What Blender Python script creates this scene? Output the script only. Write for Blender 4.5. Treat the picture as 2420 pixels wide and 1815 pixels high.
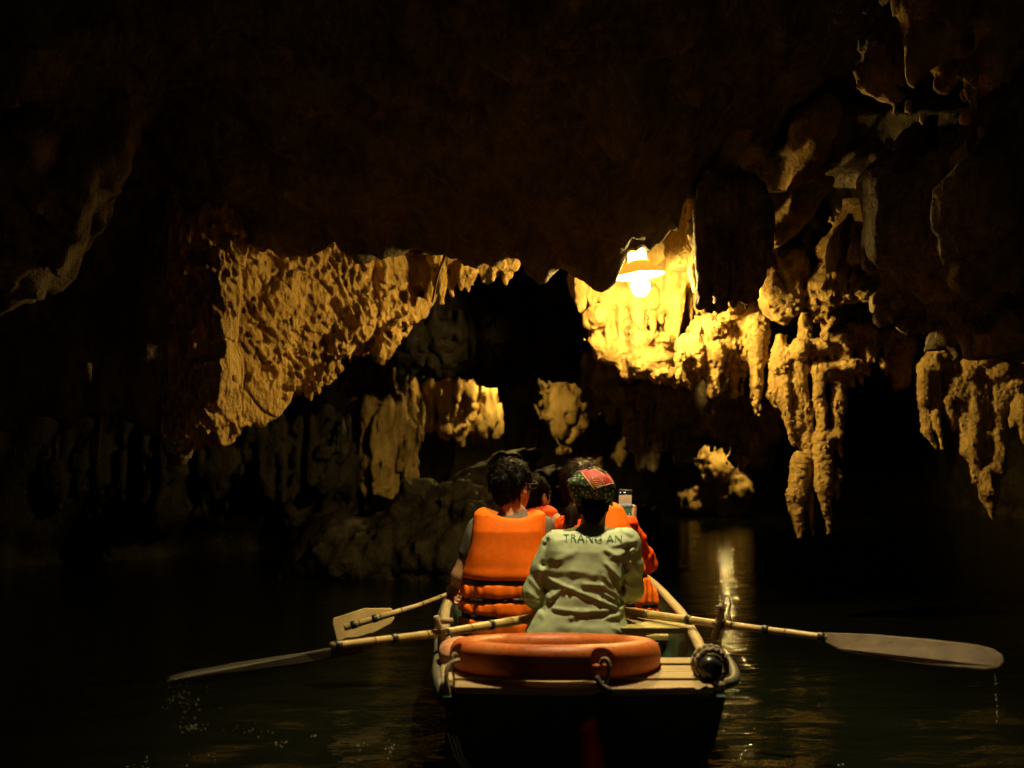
import bpy, math, random
import numpy as np
from mathutils import Vector, Matrix
from mathutils.bvhtree import BVHTree

for _o in list(bpy.data.objects):
    bpy.data.objects.remove(_o)
SC = bpy.context.scene
COL = SC.collection
random.seed(7)
RNG = np.random.default_rng(7)
R = math.radians

# ------------------------------------------------------------------ camera
CAM_Z = 1.05
HORIZON = 1085.0
FPX = 2353.0                      # focal length in photograph pixels (35 mm lens)
PITCH = math.atan((HORIZON - 907.5) / FPX)
cam_d = bpy.data.cameras.new('camera')
cam_d.sensor_width = 36.0
cam_d.lens = 35.0
cam_d.clip_start = 0.05
cam_d.clip_end = 200.0
cam_d.dof.use_dof = True
cam_d.dof.focus_distance = 4.5
cam_d.dof.aperture_fstop = 2.2
cam = bpy.data.objects.new('camera', cam_d)
cam.location = (0, 0, CAM_Z)
cam.rotation_euler = (R(90) + PITCH, 0, 0)
COL.objects.link(cam)
SC.camera = cam

# ------------------------------------------------------------------ world: faint sky added as fill that only
# reaches in through the shell left open behind the camera
SKY_STRENGTH = 0.0024
w = bpy.data.worlds.new('World'); SC.world = w; w.use_nodes = True
nt = w.node_tree
for n in list(nt.nodes): nt.nodes.remove(n)
sky = nt.nodes.new('ShaderNodeTexSky'); sky.sky_type = 'NISHITA'; sky.sun_disc = False
sky.sun_elevation = R(9); sky.dust_density = 5.0; sky.sun_rotation = R(180)
bgn = nt.nodes.new('ShaderNodeBackground'); bgn.inputs[1].default_value = SKY_STRENGTH
wo = nt.nodes.new('ShaderNodeOutputWorld')
nt.links.new(sky.outputs[0], bgn.inputs[0]); nt.links.new(bgn.outputs[0], wo.inputs[0])

# ------------------------------------------------------------------ exposure and sampling
SC.view_settings.view_transform = 'Standard'
SC.view_settings.look = 'None'
SC.view_settings.exposure = 0.0
SC.view_settings.gamma = 1.0
SC.view_settings.use_curve_mapping = False
SC.render.engine = 'CYCLES'
SC.cycles.use_denoising = True
try:
    SC.cycles.denoiser = 'OPENIMAGEDENOISE'
except Exception:
    pass
SC.cycles.max_bounces = 5
SC.cycles.diffuse_bounces = 3
SC.cycles.glossy_bounces = 3
SC.cycles.transmission_bounces = 3
SC.cycles.volume_bounces = 0
SC.cycles.sample_clamp_indirect = 3.0
SC.cycles.caustics_reflective = False
SC.cycles.caustics_refractive = False
SC.cycles.use_light_tree = True

# lamp settings (the lamps themselves are built further down, in their pendant fittings)
LAMP_MAIN_W = 155.0; LAMP_MAIN_C = (1.0, 0.66, 0.185)
LAMP_OVER_W = 520.0; LAMP_OVER_C = (1.0, 0.79, 0.40)
LAMP_FAR_W = 42.0
LAMP_DEEP_W = 150.0

# ------------------------------------------------------------------ helpers: pixels to the place
def at(px, py, y):
    """point of the place at forward distance y that the photograph shows at pixel (px, py)"""
    u = (px - 1210.0) / FPX; v = (907.5 - py) / FPX
    c, s = math.cos(PITCH), math.sin(PITCH)
    dy = c - v * s; dz = s + v * c
    t = y / dy
    return np.array([u * t, y, CAM_Z + dz * t])
def proj(P):
    """inverse: points (N,3) -> photograph pixels"""
    P = np.asarray(P, dtype=float)
    c, s = math.cos(PITCH), math.sin(PITCH)
    z = P[:, 2] - CAM_Z
    depth = P[:, 1] * c + z * s
    up = -P[:, 1] * s + z * c
    return np.stack([1210 + FPX * P[:, 0] / depth, 907.5 - FPX * up / depth], 1)
def pm(px, y):
    return px * y / FPX

# ------------------------------------------------------------------ helpers: objects
def link(o):
    COL.objects.link(o); return o
def thing(name, label, cat, loc=(0, 0, 0), group=None):
    o = bpy.data.objects.new(name, None); o.location = tuple(float(v) for v in loc); link(o)
    o.empty_display_size = 0.1
    o['label'] = label; o['category'] = cat
    if group: o['group'] = group
    return o
def wloc(o):
    v = np.zeros(3)
    while o is not None:
        v += np.array(o.location); o = o.parent
    return v
def mesh_from(name, V, F, smooth=True):
    V = np.asarray(V, dtype=np.float32)
    me = bpy.data.meshes.new(name)
    if isinstance(F, np.ndarray) and F.ndim == 2 and len(F):
        n, k = F.shape
        me.vertices.add(len(V)); me.vertices.foreach_set('co', V.ravel())
        me.loops.add(n * k); me.loops.foreach_set('vertex_index', F.astype(np.int32).ravel())
        me.polygons.add(n)
        me.polygons.foreach_set('loop_start', np.arange(0, n * k, k, dtype=np.int32))
        me.update(calc_edges=True); me.validate()
    else:
        me.from_pydata([tuple(map(float, v)) for v in V], [], [tuple(int(i) for i in f) for f in F])
        me.update()
    if smooth:
        me.polygons.foreach_set('use_smooth', np.ones(len(me.polygons), dtype=bool))
    return me
def part(name, VF, mat, parent=None, smooth=True, label=None, kind=None):
    V, F = VF
    V = np.asarray(V, dtype=float)
    if parent is not None:
        V = V - wloc(parent)
    me = mesh_from(name, V, F, smooth)
    o = bpy.data.objects.new(name, me); link(o)
    me.materials.append(mat)
    if parent is not None: o.parent = parent
    if label: o['label'] = label
    if kind: o['kind'] = kind
    return o
def single(name, VF, mat, label, cat, group=None, smooth=True, base=None):
    """a thing made of one mesh, its origin at its base"""
    V, F = VF
    V = np.asarray(V, dtype=float)
    if base is None:
        base = np.array([V[:, 0].mean(), V[:, 1].mean(), V[:, 2].min()])
    me = mesh_from(name, V - base, F, smooth)
    o = bpy.data.objects.new(name, me); o.location = tuple(float(v) for v in base); link(o)
    me.materials.append(mat)
    o['label'] = label; o['category'] = cat
    if group: o['group'] = group
    return o
def join(*vfs):
    V = []; F = []; n = 0
    for v, f in vfs:
        v = np.asarray(v, dtype=float)
        V.append(v); F += [tuple(int(i) + n for i in q) for q in f]; n += len(v)
    return np.concatenate(V), F

def tube(P, r, n=12, caps=True, squash=None, closed=False):
    P = np.asarray(P, dtype=float); m = len(P)
    r = np.full(m, r) if np.isscalar(r) else np.asarray(r, dtype=float)
    T = np.gradient(P, axis=0)
    if closed:
        T = np.roll(P, -1, 0) - np.roll(P, 1, 0)
    T /= np.linalg.norm(T, axis=1)[:, None] + 1e-12
    up = np.array([0, 0, 1.0]) if abs(T[0, 2]) < 0.9 else np.array([1.0, 0, 0])
    V = []; a = np.arange(n) * 2 * np.pi / n
    x = np.cross(T[0], up); x /= np.linalg.norm(x)
    for i in range(m):
        x = x - T[i] * x.dot(T[i]); x /= np.linalg.norm(x); y = np.cross(T[i], x)
        sq = 1.0 if squash is None else squash
        V.append(P[i] + r[i] * (np.cos(a)[:, None] * x + sq * np.sin(a)[:, None] * y))
    V = np.concatenate(V); F = []
    for i in range(m if closed else m - 1):
        b0 = i * n; b1 = ((i + 1) % m) * n
        for j in range(n):
            k = (j + 1) % n
            F.append((b0 + j, b0 + k, b1 + k, b1 + j))
    if caps and not closed:
        F.append(tuple(range(n - 1, -1, -1))); F.append(tuple((m - 1) * n + j for j in range(n)))
    return V, F
def smooth_path(P, n=8):
    """Catmull-Rom through points"""
    P = np.asarray(P, dtype=float)
    Q = np.concatenate([[2 * P[0] - P[1]], P, [2 * P[-1] - P[-2]]])
    out = []
    for i in range(1, len(Q) - 2):
        for t in np.linspace(0, 1, n, endpoint=False):
            a, b, c, d = Q[i - 1], Q[i], Q[i + 1], Q[i + 2]
            out.append(0.5 * (2 * b + (c - a) * t + (2 * a - 5 * b + 4 * c - d) * t * t + (-a + 3 * b - 3 * c + d) * t ** 3))
    out.append(P[-1]); return np.array(out)
def lathe(prof, center, n=24, tilt=0.0, tilt_axis='Y', caps=False):
    prof = np.asarray(prof, dtype=float); a = np.arange(n) * 2 * np.pi / n
    V = np.concatenate([np.stack([r * np.cos(a), r * np.sin(a), np.full(n, z)], 1) for r, z in prof]); F = []
    for i in range(len(prof) - 1):
        for j in range(n):
            k = (j + 1) % n
            F.append((i * n + j, i * n + k, (i + 1) * n + k, (i + 1) * n + j))
    if caps:
        F.append(tuple(range(n - 1, -1, -1))); F.append(tuple((len(prof) - 1) * n + j for j in range(n)))
    if tilt:
        M = np.array(Matrix.Rotation(tilt, 3, tilt_axis)); V = V @ M.T
    return V + np.asarray(center), F
def slab(quad_lo, dz):
    """prism between a polygon (list of xyz, counter-clockwise from above) and the same polygon shifted by vector dz"""
    P = np.asarray(quad_lo, dtype=float); n = len(P)
    V = np.concatenate([P, P + np.asarray(dz, dtype=float)])
    F = [tuple(range(n - 1, -1, -1)), tuple(range(n, 2 * n))]
    for i in range(n):
        k = (i + 1) % n
        F.append((i, k, n + k, n + i))
    return V, F
def box(c, s):
    c = np.asarray(c, float); h = np.asarray(s, float) / 2
    P = [c + h * np.array(q) for q in ((-1, -1, -1), (1, -1, -1), (1, 1, -1), (-1, 1, -1))]
    return slab(P, (0, 0, 2 * h[2]))
def bevel(o, wd=0.004, seg=2):
    m = o.modifiers.new('bevel', 'BEVEL'); m.width = wd; m.segments = seg; m.limit_method = 'ANGLE'
    return o

# ------------------------------------------------------------------ helpers: noise
def _h(ix, iy, iz, seed):
    h = (ix.astype(np.uint32) * np.uint32(374761393) + iy.astype(np.uint32) * np.uint32(668265263)
         + iz.astype(np.uint32) * np.uint32(2246822519) + np.uint32((seed * 1274126177) & 0xffffffff))
    h = (h ^ (h >> np.uint32(13))) * np.uint32(1274126177)
    h = h ^ (h >> np.uint32(16))
    return h.astype(np.float32) / np.float32(4294967296.0)
def vnoise(x, y, z, seed=0):
    xi = np.floor(x); yi = np.floor(y); zi = np.floor(z)
    fx = x - xi; fy = y - yi; fz = z - zi
    xi = xi.astype(np.int64); yi = yi.astype(np.int64); zi = zi.astype(np.int64)
    u = fx * fx * (3 - 2 * fx); v = fy * fy * (3 - 2 * fy); t = fz * fz * (3 - 2 * fz)
    def H(a, b, c): return _h(xi + a, yi + b, zi + c, seed)
    x00 = H(0, 0, 0) * (1 - u) + H(1, 0, 0) * u; x10 = H(0, 1, 0) * (1 - u) + H(1, 1, 0) * u
    x01 = H(0, 0, 1) * (1 - u) + H(1, 0, 1) * u; x11 = H(0, 1, 1) * (1 - u) + H(1, 1, 1) * u
    a = x00 * (1 - v) + x10 * v; b = x01 * (1 - v) + x11 * v
    return (a * (1 - t) + b * t) * 2 - 1
def fbm(x, y, z, octs=3, seed=0, gain=0.5):
    s = 0; a = 1.0; f = 1.0
    for i in range(octs):
        s = s + a * vnoise(x * f + 17.3 * i, y * f - 9.1 * i, z * f + 5.7 * i, seed + i); a *= gain; f *= 2.03
    return s
def worley(x, y, z, seed=0):
    xi = np.floor(x).astype(np.int64); yi = np.floor(y).astype(np.int64); zi = np.floor(z).astype(np.int64)
    best = np.full(x.shape, 9.0, np.float32)
    for a in (-1, 0, 1):
        for b in (-1, 0, 1):
            for c in (-1, 0, 1):
                X, Y, Z = xi + a, yi + b, zi + c
                px = X + _h(X, Y, Z, seed); py = Y + _h(X, Y, Z, seed + 11); pz = Z + _h(X, Y, Z, seed + 23)
                best = np.minimum(best, (px - x) ** 2 + (py - y) ** 2 + (pz - z) ** 2)
    return np.sqrt(best)

# ------------------------------------------------------------------ helpers: distance-field modelling
class Field:
    """solid described by blended primitives, meshed by surface nets; every primitive may carry a part id"""
    def __init__(s, lo, hi, vox):
        s.lo = np.asarray(lo, float); s.vox = vox
        s.n = np.maximum(4, np.ceil((np.asarray(hi, float) - s.lo) / vox).astype(int) + 1)
        s.ax = [(s.lo[i] + vox * np.arange(s.n[i])).astype(np.float32) for i in range(3)]
        s.far = np.float32(0.12)
        s.d = np.full(tuple(s.n), s.far, np.float32)
        s.dm = np.full(tuple(s.n), 1e3, np.float32)
        s.id = np.zeros(tuple(s.n), np.int16)
    def _sub(s, lo, hi):
        sl = []
        for i in range(3):
            a = int(max(0, math.floor((lo[i] - s.lo[i]) / s.vox))); b = int(min(s.n[i], math.ceil((hi[i] - s.lo[i]) / s.vox) + 1))
            if b <= a: return None, None
            sl.append(slice(a, b))
        G = (s.ax[0][sl[0]][:, None, None], s.ax[1][sl[1]][None, :, None], s.ax[2][sl[2]][None, None, :])
        return tuple(sl), G
    def add(s, fn, lo, hi, k=0.03, pid=0):
        m = float(s.far) + 0.02
        sl, G = s._sub(np.asarray(lo) - m, np.asarray(hi) + m)
        if sl is None: return s
        b = fn(*G).astype(np.float32); b = np.broadcast_to(b, s.d[sl].shape)
        a = s.d[sl]; k = max(k, 1e-5)
        h = np.clip(0.5 + 0.5 * (a - b) / k, 0, 1)
        new = a * (1 - h) + b * h - k * h * (1 - h)
        s.d[sl] = new
        win = b < s.dm[sl]
        s.id[sl] = np.where(win, pid, s.id[sl]); s.dm[sl] = np.minimum(s.dm[sl], b)
        return s
    def cut(s, fn, lo, hi, k=0.01):
        sl, G = s._sub(np.asarray(lo) - 0.05, np.asarray(hi) + 0.05)
        if sl is None: return s
        b = -fn(*G); a = s.d[sl]
        h = np.clip(0.5 - 0.5 * (a - b) / k, 0, 1)
        s.d[sl] = a * (1 - h) + b * h + k * h * (1 - h)
        return s
    def cone(s, p, q, r1, r2, k=0.03, pid=0, sq=1.0):
        p = np.asarray(p, float); q = np.asarray(q, float); ba = q - p; L = ba.dot(ba) + 1e-9
        def f(x, y, z):
            dx = x - p[0]; dy = (y - p[1]); dz = z - p[2]
            t = np.clip((dx * ba[0] + dy * ba[1] + dz * ba[2]) / L, 0, 1)
            return np.sqrt((dx - t * ba[0]) ** 2 + ((dy - t * ba[1]) / sq) ** 2 + (dz - t * ba[2]) ** 2) - (r1 + (r2 - r1) * t)
        rm = max(r1, r2) * max(1, sq)
        return s.add(f, np.minimum(p, q) - rm, np.maximum(p, q) + rm, k, pid)
    def ell(s, c, r, k=0.03, pid=0, rot=None, cut=False):
        c = np.asarray(c, float); r = np.asarray(r, float) * np.ones(3)
        M = None if rot is None else np.array(rot)
        def f(x, y, z):
            dx, dy, dz = x - c[0], y - c[1], z - c[2]
            if M is not None:
                dx, dy, dz = (M[0, 0] * dx + M[1, 0] * dy + M[2, 0] * dz, M[0, 1] * dx + M[1, 1] * dy + M[2, 1] * dz,
                              M[0, 2] * dx + M[1, 2] * dy + M[2, 2] * dz)
            k0 = np.sqrt((dx / r[0]) ** 2 + (dy / r[1]) ** 2 + (dz / r[2]) ** 2)
            k1 = np.sqrt((dx / r[0] ** 2) ** 2 + (dy / r[1] ** 2) ** 2 + (dz / r[2] ** 2) ** 2) + 1e-6
            return k0 * (k0 - 1) / k1
        rm = r.max() if M is not None else r
        return s.cut(f, c - rm, c + rm, k) if cut else s.add(f, c - rm, c + rm, k, pid)
    def stack(s, zs, cx, cy, rx, ry, p=2.4, k=0.03, pid=0, zpad=0.0, cut=False):
        """upright body of super-elliptic sections, zs ascending"""
        zs = np.asarray(zs, float); o = np.argsort(zs); zs = zs[o]
        A = [np.asarray(q, float)[o] for q in (cx, cy, rx, ry)]
        def f(x, y, z):
            CX, CY, RX, RY = [np.interp(z, zs, q).astype(np.float32) for q in A]
            e = (np.abs((x - CX) / RX) ** p + np.abs((y - CY) / RY) ** p) ** (1.0 / p)
            dd = (e - 1) * np.minimum(RX, RY)
            ez = np.maximum(zs[0] - z, z - zs[-1])
            rr = 0.025
            a = dd + rr; b = ez + rr
            return np.minimum(np.maximum(a, b), 0) + np.sqrt(np.maximum(a, 0) ** 2 + np.maximum(b, 0) ** 2) - rr
        lo = [(A[0] - A[2]).min(), (A[1] - A[3]).min(), zs[0]]; hi = [(A[0] + A[2]).max(), (A[1] + A[3]).max(), zs[-1]]
        return s.cut(f, lo, hi, k) if cut else s.add(f, lo, hi, k, pid)
    def displace(s, fn, band=0.07):
        m = np.abs(s.d) < band
        i = np.nonzero(m)
        x, y, z = s.ax[0][i[0]], s.ax[1][i[1]], s.ax[2][i[2]]
        s.d[m] += fn(x, y, z).astype(np.float32)
        return s
    def mesh(s):
        d = s.d; e = np.float32(s.vox * 0.5)
        for i in range(3):
            for j in (0, -1):
                q = [slice(None)] * 3; q[i] = j; d[tuple(q)] = np.maximum(d[tuple(q)], e)
        ins = d < 0
        n = d.shape
        cnt = np.zeros(tuple(k - 1 for k in n), np.int8)
        for a in (0, 1):
            for b in (0, 1):
                for c in (0, 1):
                    cnt += ins[a:n[0] - 1 + a, b:n[1] - 1 + b, c:n[2] - 1 + c]
        act = (cnt > 0) & (cnt < 8)
        idx = np.full(act.shape, -1, np.int64)
        cells = np.argwhere(act); idx[act] = np.arange(len(cells))
        pos = np.zeros((len(cells), 3), np.float32); num = np.zeros(len(cells), np.float32)
        C = [(a, b, c) for a in (0, 1) for b in (0, 1) for c in (0, 1)]
        vals = {q: d[cells[:, 0] + q[0], cells[:, 1] + q[1], cells[:, 2] + q[2]] for q in C}
        for q in C:
            for axx in range(3):
                if q[axx] == 0:
                    r = list(q); r[axx] = 1; r = tuple(r)
                    v1, v2 = vals[q], vals[r]
                    m = (v1 < 0) != (v2 < 0)
                    t = np.where(m, v1 / np.where(m, v1 - v2, 1), 0)
                    for c in range(3):
                        pos[:, c] += np.where(m, q[c] + (t if c == axx else 0), 0)
                    num += m
        pos /= num[:, None]
        V = (cells + pos) * s.vox + s.lo
        lab = s.id[cells[:, 0], cells[:, 1], cells[:, 2]]
        quads = []
        for axx in range(3):
            b, c = (axx + 1) % 3, (axx + 2) % 3
            s0 = [slice(None)] * 3; s1 = [slice(None)] * 3
            s0[axx] = slice(0, n[axx] - 1); s1[axx] = slice(1, n[axx])
            for q in (b, c):
                s0[q] = slice(1, n[q] - 1); s1[q] = slice(1, n[q] - 1)
            A = ins[tuple(s0)]; B = ins[tuple(s1)]
            e = np.argwhere(A != B)
            if not len(e): continue
            fl = A[e[:, 0], e[:, 1], e[:, 2]]
            e = e.copy(); e[:, b] += 1; e[:, c] += 1
            def I(db, dc):
                g = e.copy(); g[:, b] += db; g[:, c] += dc
                return idx[g[:, 0], g[:, 1], g[:, 2]]
            Q = np.stack([I(-1, -1), I(0, -1), I(0, 0), I(-1, 0)], 1)
            Q[~fl] = Q[~fl][:, ::-1]
            quads.append(Q)
        F = np.concatenate(quads)
        F = F[(F >= 0).all(1)]
        return V, F, lab
    def vf(s):
        V, F, _ = s.mesh(); return V, F
    def split(s):
        """{part id: (V, F)}: one seamless surface cut along the borders between primitives"""
        V, F, lab = s.mesh()
        L = np.sort(lab[F], axis=1)[:, 2].copy()
        for _pass in range(3):                                # stray scraps go to the part they touch
            comp = np.arange(len(F))
            vmin = np.empty(len(V), np.int64)
            key = L.astype(np.int64)
            # connected components inside each label by minimum propagation over (vertex, label) pairs
            pair = F.astype(np.int64) * (int(L.max()) + 1) + key[:, None]
            u, inv = np.unique(pair, return_inverse=True); inv = inv.reshape(F.shape)
            for _i in range(400):
                m = np.full(len(u), len(F)); np.minimum.at(m, inv.ravel(), np.repeat(comp, 4))
                new = m[inv].min(1); new = new[new]
                if (new == comp).all(): break
                comp = new
            ids, cnt = np.unique(comp, return_counts=True); size = dict(zip(ids.tolist(), cnt.tolist())); best = {}
            for c in ids.tolist():
                l = int(L[c]); 
                if l not in best or size[c] > size[best[l]]: best[l] = c
            stray = [c for c in ids.tolist() if best[int(L[c])] != c]
            if not stray: break
            vl = {}
            for c in stray:
                fm = comp == c; vs = np.unique(F[fm]); touch = np.isin(F, vs).any(1) & ~fm
                if touch.any(): L[fm] = np.bincount(L[touch]).argmax()
        out = {}
        for q in np.unique(L):
            f = F[L == q]; u, inv = np.unique(f, return_inverse=True)
            out[int(q)] = (V[u], inv.reshape(f.shape))
        return out

# ------------------------------------------------------------------ helpers: materials
def newmat(name):
    m = bpy.data.materials.new(name); m.use_nodes = True
    t = m.node_tree; b = t.nodes['Principled BSDF']
    return m, t, b
def N(t, ty, **kw):
    n = t.nodes.new(ty)
    for k, v in kw.items(): setattr(n, k, v)
    return n
def ramp(t, stops):
    r = N(t, 'ShaderNodeValToRGB'); e = r.color_ramp.elements
    while len(e) > 1: e.remove(e[-1])
    e[0].position = stops[0][0]; e[0].color = (*stops[0][1], 1)
    for p, c in stops[1:]:
        q = e.new(p); q.color = (*c, 1)
    return r
def mapped(t, scale=(1, 1, 1), coord='Object'):
    tc = N(t, 'ShaderNodeTexCoord'); mp = N(t, 'ShaderNodeMapping')
    mp.inputs['Scale'].default_value = scale
    t.links.new(tc.outputs[coord], mp.inputs[0]); return mp
def simple(name, col, rough=0.6, var=0.15, scale=20.0, bump=0.0, bscale=60.0, spec=0.5, metal=0.0, sheen=0.0, stretch=(1, 1, 1)):
    m, t, b = newmat(name)
    mp = mapped(t, stretch)
    nz = N(t, 'ShaderNodeTexNoise'); nz.inputs['Scale'].default_value = scale; nz.inputs['Detail'].default_value = 5
    t.links.new(mp.outputs[0], nz.inputs['Vector'])
    c = np.array(col)
    rp = ramp(t, [(0.3, tuple(np.clip(c * (1 - var), 0, 1))), (0.7, tuple(np.clip(c * (1 + var), 0, 1)))])
    t.links.new(nz.outputs[0], rp.inputs[0]); t.links.new(rp.outputs[0], b.inputs['Base Color'])
    b.inputs['Roughness'].default_value = rough; b.inputs['Specular IOR Level'].default_value = spec
    b.inputs['Metallic'].default_value = metal
    if sheen: b.inputs['Sheen Weight'].default_value = sheen
    if bump:
        n2 = N(t, 'ShaderNodeTexNoise'); n2.inputs['Scale'].default_value = bscale; n2.inputs['Detail'].default_value = 4
        t.links.new(mp.outputs[0], n2.inputs['Vector'])
        bp = N(t, 'ShaderNodeBump'); bp.inputs['Strength'].default_value = 1.0; bp.inputs['Distance'].default_value = bump
        t.links.new(n2.outputs[0], bp.inputs['Height']); t.links.new(bp.outputs[0], b.inputs['Normal'])
    return m
def rockmat(name, lo, mid, hi, bump=0.012, fine=55.0, pits=0.0, streak=0.35, rough=0.85):
    """limestone: blotches, vertical water streaks, grain and fine pits"""
    m, t, b = newmat(name)
    mp = mapped(t, (1, 1, 1)); ms = mapped(t, (1, 1, streak))
    n1 = N(t, 'ShaderNodeTexNoise'); n1.inputs['Scale'].default_value = 3.2; n1.inputs['Detail'].default_value = 7; n1.inputs['Roughness'].default_value = 0.65
    n2 = N(t, 'ShaderNodeTexNoise'); n2.inputs['Scale'].default_value = 16; n2.inputs['Detail'].default_value = 6; n2.inputs['Roughness'].default_value = 0.7
    t.links.new(mp.outputs[0], n1.inputs['Vector']); t.links.new(ms.outputs[0], n2.inputs['Vector'])
    mx = N(t, 'ShaderNodeMath', operation='MULTIPLY_ADD'); mx.inputs[1].default_value = 0.5
    m2 = N(t, 'ShaderNodeMath', operation='MULTIPLY'); m2.inputs[1].default_value = 0.5
    t.links.new(n2.outputs[0], m2.inputs[0]); t.links.new(n1.outputs[0], mx.inputs[0]); t.links.new(m2.outputs[0], mx.inputs[2])
    rp = ramp(t, [(0.40, lo), (0.49, mid), (0.60, hi)])
    t.links.new(mx.outputs[0], rp.inputs[0]); t.links.new(rp.outputs[0], b.inputs['Base Color'])
    b.inputs['Roughness'].default_value = rough; b.inputs['Specular IOR Level'].default_value = 0.25
    n3 = N(t, 'ShaderNodeTexNoise'); n3.inputs['Scale'].default_value = fine; n3.inputs['Detail'].default_value = 6; n3.inputs['Roughness'].default_value = 0.6
    t.links.new(mp.outputs[0], n3.inputs['Vector'])
    h = n3.outputs[0]
    if pits:
        vo = N(t, 'ShaderNodeTexVoronoi'); vo.inputs['Scale'].default_value = pits
        t.links.new(ms.outputs[0], vo.inputs['Vector'])
        ad = N(t, 'ShaderNodeMath', operation='ADD'); t.links.new(h, ad.inputs[0]); t.links.new(vo.outputs['Distance'], ad.inputs[1]); h = ad.outputs[0]
    n4 = N(t, 'ShaderNodeTexNoise'); n4.inputs['Scale'].default_value = fine * 3.1; n4.inputs['Detail'].default_value = 3
    t.links.new(mp.outputs[0], n4.inputs['Vector'])
    bq = N(t, 'ShaderNodeBump'); bq.inputs['Strength'].default_value = 1.0; bq.inputs['Distance'].default_value = bump * 0.35; t.links.new(n4.outputs[0], bq.inputs['Height'])
    bp = N(t, 'ShaderNodeBump'); bp.inputs['Strength'].default_value = 1.0; bp.inputs['Distance'].default_value = bump * 1.8
    t.links.new(h, bp.inputs['Height']); t.links.new(bq.outputs[0], bp.inputs['Normal']); t.links.new(bp.outputs[0], b.inputs['Normal'])
    return m
# ================================================================== materials of the cave
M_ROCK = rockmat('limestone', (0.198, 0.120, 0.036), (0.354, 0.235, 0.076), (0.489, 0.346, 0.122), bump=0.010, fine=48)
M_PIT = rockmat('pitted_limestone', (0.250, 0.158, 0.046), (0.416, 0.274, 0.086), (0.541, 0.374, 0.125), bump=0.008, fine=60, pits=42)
M_FLOW = rockmat('flowstone', (0.229, 0.144, 0.043), (0.374, 0.254, 0.083), (0.478, 0.350, 0.125), bump=0.006, fine=40, streak=0.2)
M_SHADED = rockmat('shaded_limestone', (0.075, 0.058, 0.034), (0.145, 0.113, 0.066), (0.23, 0.185, 0.108), bump=0.014, fine=30, streak=0.4)  # darker copy of the limestone, shade of the unlit sides put into its colour
M_UNLIT = rockmat('unlit_rock', (0.010, 0.008, 0.0055), (0.020, 0.016, 0.010), (0.038, 0.030, 0.019), bump=0.014, fine=26, streak=0.4, rough=0.6)  # rock coloured nearly black so that unlit masses stay dark
M_FAR = rockmat('far_limestone', (0.166, 0.115, 0.043), (0.281, 0.197, 0.073), (0.416, 0.307, 0.119), bump=0.02, fine=22, streak=0.3)

# ================================================================== the setting: ceiling, walls, water
LIP_Y = 5.7
LIP = np.array([(-900, 560), (300, 560), (560, 590), (640, 575), (720, 598), (790, 590), (850, 606), (890, 618), (930, 600), (965, 592), (1000, 612), (1060, 622),
                (1100, 618), (1160, 640), (1212, 644), (1250, 660), (1289, 664), (1322, 640), (1333, 655), (1355, 672), (1375, 681),
                (1402, 688), (1431, 672), (1462, 655), (1481, 615), (1521, 596), (1561, 579), (1605, 547), (1614, 490), (1640, 437),
                (1685, 383), (1740, 310), (1790, 285), (1850, 240), (2000, 150), (2420, 20), (3600, 0)], float)
LIPX = np.array([at(a, b, LIP_Y)[0] for a, b in LIP]); LIPZ = np.array([at(a, b, LIP_Y)[2] for a, b in LIP])
def ceiling_sheet():
    xs = np.concatenate([np.arange(-7.6, -4.4, 0.12), np.arange(-4.4, 4.4, 0.04), np.arange(4.4, 11.5, 0.12)]); ys = np.concatenate([np.arange(-5, 3.5, 0.12), np.arange(3.5, 8.0, 0.035), np.arange(8.0, 29, 0.12)])
    X, Y = np.meshgrid(xs, ys, indexing='ij')
    c = np.interp(X, LIPX, LIPZ)
    # smoother version of the lip for places nearer to the viewer
    k = np.ones(41) / 41; cs = np.convolve(np.pad(np.interp(xs, LIPX, LIPZ), 20, mode='edge'), k, mode='valid')[:, None] + 0 * Y
    near = np.clip((LIP_Y - Y) / 1.2, 0, 1)
    lipz = c * (1 - near) + cs * near
    z1 = lipz + np.clip(LIP_Y - Y, 0, 3.0) * 0.80 + 0.25 * np.clip(LIP_Y - Y - 3.0, 0, 3)
    back = np.clip((Y - LIP_Y) / 0.55, 0, 1); back = back * back * (3 - 2 * back)
    z2 = 2.78 + 0.05 * np.clip(Y - 7, 0, 10)
    Z = np.where(Y <= LIP_Y, z1, lipz * (1 - back) + np.maximum(z2, lipz) * back)
    amp = 0.05 + 0.16 * np.clip((LIP_Y - 0.3 - Y) / 1.0, 0, 1) + 0.18 * np.clip((Y - 6.6) / 1.0, 0, 1)
    zz = np.zeros_like(X)
    Z = Z + amp * fbm(X * 1.3, Y * 0.9, zz, 4, 3) + 0.35 * amp * fbm(X * 4.1, Y * 2.6, zz, 3, 9)
    U = X * 0.8 + Y * 0.6; W = Y * 0.8 - X * 0.6
    Z = Z - (0.12 + 1.9 * amp) * 0.32 * (np.abs(fbm(U * 2.1, W * 5.0, zz, 2, 15)) * 2 - 0.5) - 0.030 * (np.abs(fbm(X * 11, Y * 9, zz, 2, 19)) * 2 - 0.5)
    Z = np.where(Y < LIP_Y - 0.15, np.maximum(Z, lipz + 0.02), Z)
    n0, n1 = X.shape
    V = np.stack([X, Y, Z], -1).reshape(-1, 3)
    i = np.arange(n0 * n1).reshape(n0, n1)
    F = np.stack([i[:-1, :-1], i[:-1, 1:], i[1:, 1:], i[1:, :-1]], -1).reshape(-1, 4)
    return V, F
o = part('cave_ceiling', ceiling_sheet(), M_SHADED); o['kind'] = 'structure'

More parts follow.
